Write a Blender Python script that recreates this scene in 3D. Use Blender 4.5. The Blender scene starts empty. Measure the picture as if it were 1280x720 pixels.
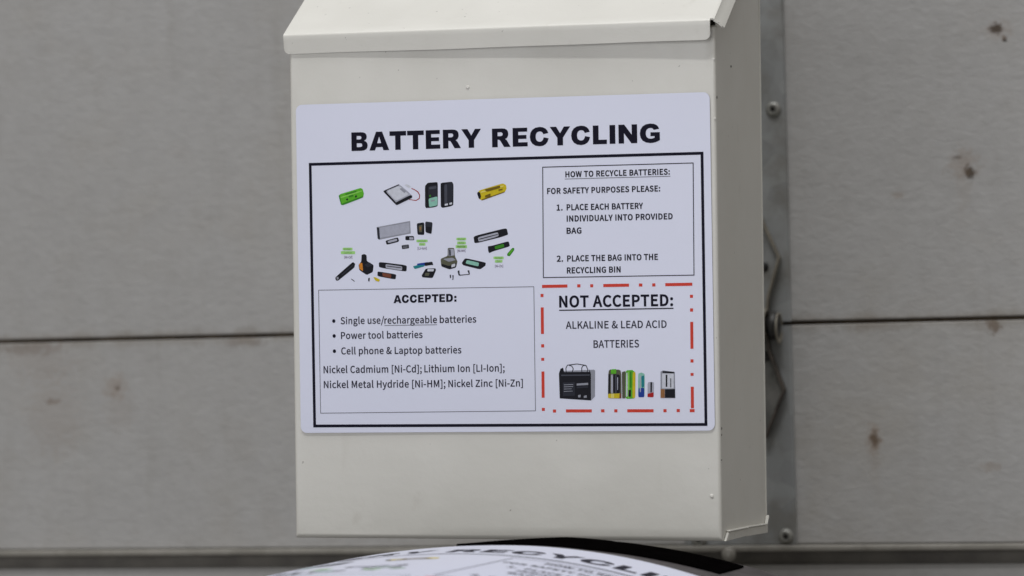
import bpy, math, random
from mathutils import Vector, noise
random.seed(7)
scene = bpy.context.scene
COL = scene.collection
Z0 = 1.05            # height of the drop box's underside above the floor
BW, BD = .2876, .1327   # drop box width and depth

# ---------------------------------------------------------------- camera
cam_data = bpy.data.cameras.new('camera')
cam = bpy.data.objects.new('camera', cam_data)
COL.objects.link(cam)
scene.camera = cam
cam_data.sensor_width = 36.0
cam_data.lens = 4.74318 * 1000 / 1280 * 36
cam_data.clip_start = .05
cam_data.clip_end = 50
cam.location = (.83413, -2.36072, Z0 + .15355)
yaw, pitch, roll = .28181, .00327, -.01346
fwd = Vector((-math.sin(yaw)*math.cos(pitch), math.cos(yaw)*math.cos(pitch), math.sin(pitch)))
rt = Vector((math.cos(yaw), math.sin(yaw), 0)); up = rt.cross(fwd)
rt, up = math.cos(roll)*rt + math.sin(roll)*up, -math.sin(roll)*rt + math.cos(roll)*up
from mathutils import Matrix
cam.rotation_euler = Matrix((rt, up, -fwd)).transposed().to_euler()
cam_data.dof.use_dof = True
cam_data.dof.focus_distance = 2.46
cam_data.dof.aperture_fstop = 8.0

# ---------------------------------------------------------------- light: a soft workshop interior
world = bpy.data.worlds.new('World'); scene.world = world
world.use_nodes = True
world.node_tree.nodes['Background'].inputs['Color'].default_value = (1.03, .985, .94, 1)
world.node_tree.nodes['Background'].inputs['Strength'].default_value = .16
def area(name, loc, target, sx, sy, power, color):
    d = bpy.data.lights.new(name, 'AREA'); d.shape = 'RECTANGLE'; d.size = sx; d.size_y = sy
    d.energy = power; d.color = color
    o = bpy.data.objects.new(name, d); COL.objects.link(o)
    o.location = loc
    o.rotation_euler = (Vector(target) - Vector(loc)).to_track_quat('-Z', 'Y').to_euler()
    return o
CEN = (.14, .0, Z0 + .2)
area('ceiling_tube_light', (.1, -3.1, Z0 + 5.3), CEN, 2.0, .34, 100, (.98, .99, 1.0))
area('skylight_panel', (0, -.35, Z0 + 5.4), CEN, 5.0, 3.6, 158, (.97, .985, 1.02))
area('front_fill_light', (-.4, -6.5, Z0 + .7), CEN, 4.0, 2.6, 90, (.97, .985, 1.02))  # added soft fill from the front to lift the lower box; no doorway there
scene.view_settings.view_transform = 'Standard'
scene.view_settings.look = 'None'
scene.view_settings.exposure = 0
scene.view_settings.gamma = 1
scene.view_settings.use_curve_mapping = False

# ---------------------------------------------------------------- materials
class NT:
    def __init__(s, name, rough=.5, metallic=0.0, spec=.5):
        s.m = bpy.data.materials.new(name); s.m.use_nodes = True
        s.t = s.m.node_tree; s.b = s.t.nodes['Principled BSDF']
        s.b.inputs['Roughness'].default_value = rough
        s.b.inputs['Metallic'].default_value = metallic
        s.b.inputs['Specular IOR Level'].default_value = spec
        s.tc = s.t.nodes.new('ShaderNodeTexCoord')
        s.bump_in = None
    def link(s, a, b): s.t.links.new(a, b)
    def coords(s, scale=(1, 1, 1)):
        mp = s.t.nodes.new('ShaderNodeMapping'); mp.inputs['Scale'].default_value = scale
        s.link(s.tc.outputs['Object'], mp.inputs['Vector']); return mp.outputs['Vector']
    def noise(s, scale, detail=4, rough=.55, stretch=(1, 1, 1), dist=0):
        n = s.t.nodes.new('ShaderNodeTexNoise')
        n.inputs['Scale'].default_value = scale; n.inputs['Detail'].default_value = detail
        n.inputs['Roughness'].default_value = rough; n.inputs['Distortion'].default_value = dist
        s.link(s.coords(stretch), n.inputs['Vector']); return n.outputs['Fac']
    def ramp(s, fac, p0, p1, c0=0.0, c1=1.0):
        r = s.t.nodes.new('ShaderNodeMapRange'); r.interpolation_type = 'SMOOTHSTEP'
        r.inputs['From Min'].default_value = p0; r.inputs['From Max'].default_value = p1
        r.inputs['To Min'].default_value = c0; r.inputs['To Max'].default_value = c1
        s.link(fac, r.inputs['Value']); return r.outputs['Result']
    def math(s, op, a, b=None):
        n = s.t.nodes.new('ShaderNodeMath'); n.operation = op
        for i, v in enumerate((a, b)):
            if v is None: continue
            if isinstance(v, (int, float)): n.inputs[i].default_value = v
            else: s.link(v, n.inputs[i])
        return n.outputs[0]
    def mix(s, fac, a, b):
        n = s.t.nodes.new('ShaderNodeMix'); n.data_type = 'RGBA'
        if isinstance(fac, (int, float)): n.inputs['Factor'].default_value = fac
        else: s.link(fac, n.inputs['Factor'])
        for k, v in (('A', a), ('B', b)):
            sock = [i for i in n.inputs if i.name == k and i.type == 'RGBA'][0]
            if isinstance(v, tuple): sock.default_value = v + (1,) if len(v) == 3 else v
            else: s.link(v, sock)
        return [o for o in n.outputs if o.type == 'RGBA'][0]
    def color(s, c):
        if isinstance(c, tuple): s.b.inputs['Base Color'].default_value = c + (1,)
        else: s.link(c, s.b.inputs['Base Color'])
        return s
    def bump(s, h, strength=.2, dist=.001):
        n = s.t.nodes.new('ShaderNodeBump'); n.inputs['Strength'].default_value = strength
        n.inputs['Distance'].default_value = dist
        s.link(h, n.inputs['Height'])
        if s.bump_in: s.link(s.bump_in, n.inputs['Normal'])
        s.bump_in = n.outputs['Normal']; s.link(n.outputs['Normal'], s.b.inputs['Normal']); return s

def cream_paint():
    n = NT('cream_powder_coat', .38)
    soft = n.noise(9, 3, .5)
    c = n.mix(n.ramp(soft, .3, .7), (.745, .727, .665), (.775, .757, .695))
    smudge = n.ramp(n.noise(38, 5, .6, (1, 1, .6)), .62, .80)
    c = n.mix(n.math('MULTIPLY', smudge, .26), c, (.45, .41, .34))
    spk = n.ramp(n.noise(260, 2, .5), .735, .775)
    c = n.mix(n.math('MULTIPLY', spk, .55), c, (.25, .23, .20))
    drip = n.ramp(n.noise(46, 5, .65, (1, 1, .10)), .60, .80)
    c = n.mix(n.math('MULTIPLY', drip, .14), c, (.52, .48, .40))
    n.color(c)
    n.link(n.ramp(n.noise(14, 5, .6), .3, .7, .30, .50), n.b.inputs['Roughness'])
    n.bump(n.noise(520, 3, .6), .12, .0004)
    n.bump(n.noise(34, 3, .5), .22, .0022)
    return n.m
def stained_panel():
    n = NT('embossed_panel_coat', .62, spec=.3)
    c = n.mix(n.ramp(n.noise(3.2, 5, .6), .3, .7), (.412, .402, .390), (.452, .443, .432))
    fine = n.ramp(n.noise(75, 4, .6, (1, 1, 2.4)), .35, .7)
    c = n.mix(n.math('MULTIPLY', fine, .28), c, (.325, .318, .308))
    streak = n.ramp(n.noise(34, 5, .65, (1, 1, .14)), .52, .78)
    c = n.mix(n.math('MULTIPLY', streak, .30), c, (.30, .285, .26))
    blot = n.ramp(n.noise(13, 4, .6), .55, .78)
    c = n.mix(n.math('MULTIPLY', blot, .30), c, (.31, .285, .25))
    # rust and dirt marks, each at its own place on the door
    warm = n.ramp(n.noise(5.5, 6, .68), .46, .72)
    c = n.mix(n.math('MULTIPLY', warm, .42), c, (.375, .345, .30))
    mott = n.ramp(n.noise(48, 6, .75), .40, .66)
    c = n.mix(n.math('MULTIPLY', mott, .26), c, (.47, .465, .455))
    sep = n.t.nodes.new('ShaderNodeSeparateXYZ'); n.link(n.tc.outputs['Object'], sep.inputs[0])
    wob = n.noise(190, 5, .7)
    for x, z, rx, rz, col, k in STAINS:
        dx = n.math('DIVIDE', n.math('SUBTRACT', sep.outputs[0], x), rx)
        dz = n.math('DIVIDE', n.math('SUBTRACT', sep.outputs[2], z), rz)
        r = n.math('SQRT', n.math('ADD', n.math('MULTIPLY', dx, dx), n.math('MULTIPLY', dz, dz)))
        r = n.math('ADD', r, n.math('MULTIPLY', n.math('SUBTRACT', wob, .5), 3.2))
        f = n.math('MULTIPLY', n.ramp(r, .35, 1.25, 1.0, 0.0), k)
        c = n.mix(f, c, col)
    # dirt that has crept out of the panel joint
    dj = n.math('ABSOLUTE', n.math('SUBTRACT', sep.outputs[2], JOINT))
    dj = n.math('ADD', dj, n.math('MULTIPLY', n.math('SUBTRACT', n.noise(40, 4, .7, (1, 1, .5)), .5), .022))
    c = n.mix(n.math('MULTIPLY', n.ramp(dj, -.002, .009, 1, 0), .45), c, (.21, .17, .12))
    n.color(c)
    n.bump(n.noise(105, 4, .6, (1, 1, 1.6), .5), .30, .0022)
    n.bump(n.noise(20, 3, .5), .3, .003)
    return n.m
def galvanised():
    n = NT('galvanised_steel', .5, .55, .5)
    v = n.t.nodes.new('ShaderNodeTexVoronoi'); v.inputs['Scale'].default_value = 55
    n.link(n.coords(), v.inputs['Vector'])
    sp = n.t.nodes.new('ShaderNodeSeparateColor'); n.link(v.outputs['Color'], sp.inputs[0])
    c = n.mix(n.ramp(sp.outputs[0], 0, 1), (.33, .34, .342), (.40, .41, .41))
    c = n.mix(n.math('MULTIPLY', n.ramp(n.noise(22, 5, .65), .42, .68), .6), c, (.21, .195, .165))
    n.color(c); n.bump(n.noise(60, 4, .6), .2, .001)
    return n.m
def dull(name, a, b, rough=.6, metallic=0.0, scale=60, bmp=.25, spec=.5):
    n = NT(name, rough, metallic, spec)
    n.color(n.mix(n.ramp(n.noise(scale, 5, .6), .3, .7), a, b))
    n.bump(n.noise(scale * 3, 4, .6), bmp, .0008)
    return n.m
def flat(name, c, rough=.45, spec=.35):
    n = NT(name, rough, spec=spec); v = n.ramp(n.noise(400, 2, .5), .3, .7)
    n.color(n.mix(v, tuple(x * .9 for x in c), c)); return n.m

JOINT = .1307
RUST, DARK, BROWN = (.27, .19, .13), (.025, .022, .018), (.16, .11, .075)
STAINS = [  # x, z, radius x, radius z, colour, amount  (door coordinates)
    (.4025, .3465, .0056, .0042, DARK, .98), (.4085, .3392, .0025, .003, BROWN, .8), (.403, .345, .012, .008, RUST, .25),
    (.3707, .2512, .0040, .0018, DARK, .55), (.3794, .2401, .0042, .0066, DARK, .98), (.375, .246, .013, .012, RUST, .28),
    (.3024, .0422, .0038, .0052, DARK, .95), (.3024, .0422, .007, .012, RUST, .45), (.3944, .1253, .006, .007, BROWN, .75),
    (-.306, .0917, .0024, .0022, DARK, .7), (-.308, .093, .010, .011, RUST, .35),
    (-.3625, .082, .007, .003, BROWN, .5), (-.360, .070, .026, .036, RUST, .16), (-.370, .115, .035, .018, RUST, .14), (-.305, .075, .014, .022, RUST, .12), (.375, .235, .006, .03, RUST, .12), (.302, .03, .005, .02, RUST, .15),
    (.4085, .337, .0016, .0016, DARK, .8), (.325, .225, .006, .003, RUST, .3), (.39, .02, .009, .004, RUST, .3), (-.25, .28, .01, .01, RUST, .05),
    (-.38, .125, .03, .006, BROWN, .35), (-.2, .126, .02, .005, BROWN, .35), (-.05, .125, .04, .005, BROWN, .25), (.31, .126, .03, .004, BROWN, .2)]
M = {}
M['cream'] = cream_paint()
M['panel'] = stained_panel()
M['galv'] = galvanised()
M['hinge'] = dull('dirty_hinge_steel', (.15, .15, .14), (.27, .265, .25), .5, .6, 70)
M['hinge_dark'] = dull('rusty_dark_steel', (.045, .038, .032), (.11, .09, .075), .6, .3, 80)
M['hinge_tan'] = dull('dusty_tan_steel', (.17, .15, .12), (.29, .265, .215), .6, .2, 80)
M['greasy'] = dull('greasy_dark_steel', (.02, .02, .02), (.05, .047, .043), .45, .3, 90)
M['screw'] = dull('zinc_screw', (.22, .22, .20), (.36, .35, .32), .45, .5, 200)
M['rail'] = dull('weathered_rail', (.23, .215, .185), (.33, .31, .275), .65, .1, 35)
M['groove'] = dull('dark_weather_seal', (.13, .12, .108), (.2, .187, .165), .75, 0, 30)
M['backing'] = dull('rusty_joint_backing', (.05, .036, .024), (.12, .09, .06), .9, 0, 60)
M['binlid'] = dull('charcoal_bin_plastic', (.060, .052, .052), (.092, .081, .081), .55, 0, 60, .35, .3)
M['rubber'] = dull('black_rubber', (.0015, .0012, .0012), (.0025, .002, .002), .9, 0, 120, .2, .0)
M['chip'] = dull('paint_drip', (.78, .76, .70), (.86, .84, .78), .3, 0, 300, .1)
M['wear'] = dull('bare_metal_wear', (.10, .095, .085), (.2, .19, .17), .5, .2, 300, .1)
M['floor'] = dull('concrete_floor', (.27, .265, .25), (.36, .35, .33), .8, 0, 6, .3)
M['post'] = dull('black_painted_steel', (.004, .004, .004), (.009, .009, .009), .6, 0, 40, .1, .2)
M['hole'] = flat('screw_recess', (.02, .018, .015), .7)
pn = NT('laminated_paper', .28, spec=.5)
pn.color(pn.mix(pn.ramp(pn.noise(7, 3, .5), .3, .7), (.77, .79, .94), (.79, .81, .96)))
pn.bump(pn.noise(26, 2, .5), .12, .0012)
M['paper'] = pn.m
M['ink'] = flat('black_ink', (.010, .009, .022), .5, .08)
M['ink_thin'] = flat('thin_black_ink', (.018, .015, .035), .5, .1)
M['ink_line'] = flat('grey_line_ink', (.13, .13, .17))
M['red'] = flat('red_dash_ink', (.76, .065, .04), .5, .15)
M['label_ink'] = flat('small_label_ink', (.10, .05, .14))
M['label_green'] = flat('small_label_green_ink', (.20, .42, .12))
M['edge'] = flat('paper_edge', (.34, .34, .38))

# ---------------------------------------------------------------- helpers
def build(name, verts, faces, mat, parent=None, smooth=False, loc=None, mats=None, fmat=None):
    me = bpy.data.meshes.new(name); me.from_pydata([tuple(v) for v in verts], [], faces); me.update()
    me.materials.append(mat)
    for x in (mats or []): me.materials.append(x)
    if fmat:
        for p, k in zip(me.polygons, fmat): p.material_index = k
    if smooth:
        me.polygons.foreach_set('use_smooth', [True] * len(me.polygons))
    o = bpy.data.objects.new(name, me); COL.objects.link(o)
    if parent: o.parent = parent
    if loc: o.location = loc
    return o
def thing(name, label, cat, loc, rot=(0, 0, 0), group=None):
    o = bpy.data.objects.new(name, None); COL.objects.link(o); o.empty_display_size = .05
    o.location = loc; o.rotation_euler = rot; o['label'] = label; o['category'] = cat
    if group: o['group'] = group
    return o
def bevel(o, w, seg=2, ang=30):
    b = o.modifiers.new('bevel', 'BEVEL'); b.width = w; b.segments = seg
    b.limit_method = 'ANGLE'; b.angle_limit = math.radians(ang)
    o.data.polygons.foreach_set('use_smooth', [True] * len(o.data.polygons))
    wn = o.modifiers.new('normals', 'WEIGHTED_NORMAL'); wn.keep_sharp = True
    return o
class MB:
    def __init__(s): s.v, s.f = [], []
    def box(s, x0, x1, y0, y1, z0, z1):
        n = len(s.v); s.v += [(x0,y0,z0),(x1,y0,z0),(x1,y1,z0),(x0,y1,z0),(x0,y0,z1),(x1,y0,z1),(x1,y1,z1),(x0,y1,z1)]
        s.f += [tuple(n + i for i in q) for q in ((0,3,2,1),(4,5,6,7),(0,1,5,4),(1,2,6,5),(2,3,7,6),(3,0,4,7))]; return s
    def prism(s, pts, d, axis):   # pts 2D outline, extruded from d[0] to d[1] along axis
        n = len(s.v); k = len(pts)
        for dd in d:
            for a, b in pts: s.v.append({'x': (dd, a, b), 'y': (a, dd, b), 'z': (a, b, dd)}[axis])
        s.f.append(tuple(n + i for i in range(k))[::-1]); s.f.append(tuple(n + k + i for i in range(k)))
        for i in range(k): s.f.append((n + i, n + (i + 1) % k, n + k + (i + 1) % k, n + k + i))
        return s
    def lathe(s, prof, c, axis='y', seg=20):  # prof: (radius, along)
        n = len(s.v)
        for r, t in prof:
            for i in range(seg):
                a = 2 * math.pi * i / seg; p, q = r * math.cos(a), r * math.sin(a)
                s.v.append({'y': (c[0]+p, c[1]+t, c[2]+q), 'x': (c[0]+t, c[1]+p, c[2]+q), 'z': (c[0]+p, c[1]+q, c[2]+t)}[axis])
        for j in range(len(prof) - 1):
            for i in range(seg): s.f.append((n+j*seg+i, n+j*seg+(i+1)%seg, n+(j+1)*seg+(i+1)%seg, n+(j+1)*seg+i))
        s.f.append(tuple(n + i for i in range(seg))); s.f.append(tuple(n + (len(prof)-1)*seg + i for i in range(seg))[::-1])
        return s
    def build(s, name, mat, parent=None, smooth=False, loc=None):
        o = build(name, s.v, s.f, mat, parent, smooth, loc)
        import bmesh
        bm = bmesh.new(); bm.from_mesh(o.data); bmesh.ops.recalc_face_normals(bm, faces=bm.faces); bm.to_mesh(o.data); bm.free()
        return o
# ---- poster layout in millimetres
TEXTS = [
    ('heading_text', 'BATTERY', 38.2, 31.4, 126.9, 31.4, 12.2, 3),
    ('heading_text', 'RECYCLING', 134.3, 31.5, 246.3, 31.3, 12.1, 3),
    ('instruction_text', 'HOW TO RECYCLE BATTERIES:', 183.2, 52.0, 252.5, 51.9, 3.7, 1),
    ('instruction_text', 'FOR SAFETY PURPOSES PLEASE:', 170.8, 62.5, 246.0, 62.5, 3.7, 1),
    ('instruction_text', '1.', 177.0, 73.3, 181.0, 73.3, 3.8, 1),
    ('instruction_text', 'PLACE EACH BATTERY', 183.7, 73.3, 234.5, 73.4, 3.8, 1),
    ('instruction_text', 'INDIVIDUALY INTO PROVIDED', 183.6, 80.6, 253.9, 80.5, 3.8, 1),
    ('instruction_text', 'BAG', 183.4, 88.4, 193.4, 88.4, 3.8, 1),
    ('instruction_text', '2.', 176.5, 106.3, 180.8, 106.3, 3.8, 1),
    ('instruction_text', 'PLACE THE BAG INTO THE', 183.5, 106.3, 243.8, 106.3, 3.8, 1),
    ('instruction_text', 'RECYCLING BIN', 183.2, 114.0, 219.0, 113.9, 3.8, 1),
    ('not_accepted_heading', 'NOT ACCEPTED:', 177.7, 135.7, 253.3, 135.8, 7.3, 1),
    ('not_accepted_text', 'ALKALINE & LEAD ACID', 181.9, 149.7, 248.8, 149.9, 4.7, 0),
    ('not_accepted_text', 'BATTERIES', 200.2, 162.2, 230.4, 162.2, 4.8, 0),
    ('accepted_heading', 'ACCEPTED:', 65.5, 131.5, 108.5, 131.2, 5.2, 2),
    ('accepted_text', 'Single use/', 28.8, 144.7, 58.9, 144.7, 4.5, 0),
    ('accepted_text', 'rechargeable', 59.0, 144.8, 95.0, 144.8, 4.5, 0),
    ('accepted_text', 'batteries', 96.9, 144.8, 121.7, 144.8, 4.5, 0),
    ('accepted_text', 'Power tool batteries', 28.9, 154.4, 85.0, 154.4, 4.5, 0),
    ('accepted_text', 'Cell phone & Laptop batteries', 28.9, 164.5, 111.3, 164.7, 4.5, 0),
    ('accepted_text', 'Nickel Cadmium [Ni-Cd];', 16.5, 176.7, 84.1, 176.8, 4.6, 0),
    ('accepted_text', 'Lithium Ion [LI-Ion];', 85.9, 176.8, 140.4, 176.8, 4.6, 0),
    ('accepted_text', 'Nickel Metal Hydride [Ni-HM];', 16.5, 186.5, 100.1, 186.6, 4.6, 0),
    ('accepted_text', 'Nickel Zinc [Ni-Zn]', 102.1, 186.6, 152.5, 186.6, 4.5, 0),
]
LINES = [
    ('outer_border', [(9.4, 39.4), (273.8, 38.9), (273.6, 212.0), (9.7, 211.4)], 1.9, True),
    ('instruction_border', [(168.1, 45.2), (267.9, 45.0), (267.3, 116.6), (167.4, 116.5)], 0.6, True),
    ('accepted_border', [(13.9, 122.2), (160.9, 122.3), (160.7, 202.5), (14.0, 203.0)], 0.42, True),
    ('underline', [(182.7, 53.2), (252.8, 53.1)], 0.4, False),
    ('underline', [(177.6, 137.8), (253.5, 137.6)], 0.75, False),
    ('underline', [(59.0, 146.0), (95.0, 146.0)], 0.4, False),
]
DASHES = [(166.4, 122.2, 183.4, 122.2), (189.9, 122.2, 192.1, 122.2), (198.6, 122.3, 200.6, 122.3), (207.3, 122.3, 224.4, 122.3), (230.9, 122.3, 233.2, 122.4), (239.7, 122.4, 241.8, 122.4), (248.3, 122.4, 266.1, 122.4), (166.3, 127.0, 166.3, 129.1), (166.3, 135.7, 166.2, 152.9), (166.2, 159.5, 166.2, 161.6), (166.1, 168.3, 166.1, 170.2), (166.1, 177.1, 166.0, 194.1), (166.0, 200.6, 166.0, 202.6), (265.4, 129.1, 265.4, 131.1), (265.4, 137.8, 265.3, 139.9), (265.3, 146.4, 265.2, 163.6), (265.1, 170.3, 265.1, 172.4), (265.0, 179.0, 265.0, 180.9), (265.0, 187.8, 264.9, 201.6), (172.4, 202.7, 174.5, 202.7), (181.1, 202.7, 198.4, 202.8), (204.5, 202.8, 206.8, 202.8), (213.3, 202.8, 215.4, 202.9), (221.9, 202.9, 239.3, 203.0), (245.8, 203.0, 247.9, 203.0), (254.5, 203.0, 256.6, 203.0), (263.1, 203.1, 266.3, 203.1)]
BULLETS = [(24.1, 142.6), (24.2, 152.4), (24.2, 162.4)]
INKS = {'dl': (0.075, 0.08, 0.105), 'Gl': (0.3, 0.72, 0.12), 'Yl': (0.9, 0.78, 0.2), 'k': (0.012, 0.012, 0.018), 'd': (0.03, 0.032, 0.045), 'g': (0.35, 0.36, 0.42), 's': (0.48, 0.49, 0.58), 'w': (0.72, 0.74, 0.82), 'G': (0.13, 0.52, 0.03), 'Gd': (0.05, 0.28, 0.02), 'Y': (0.72, 0.56, 0.02), 'Yd': (0.2, 0.13, 0.01), 'R': (0.42, 0.03, 0.03), 'O': (0.75, 0.27, 0.03), 'B': (0.02, 0.06, 0.35), 'T': (0.02, 0.25, 0.28), 'hl': (0.42, 0.8, 0.25), 'br': (0.22, 0.07, 0.04), 'ol': (0.12, 0.12, 0.08), 'mt': (0.3, 0.62, 0.5), 're': (0.5, 0.02, 0.02), 'cu': (0.35, 0.16, 0.06)}
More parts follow.
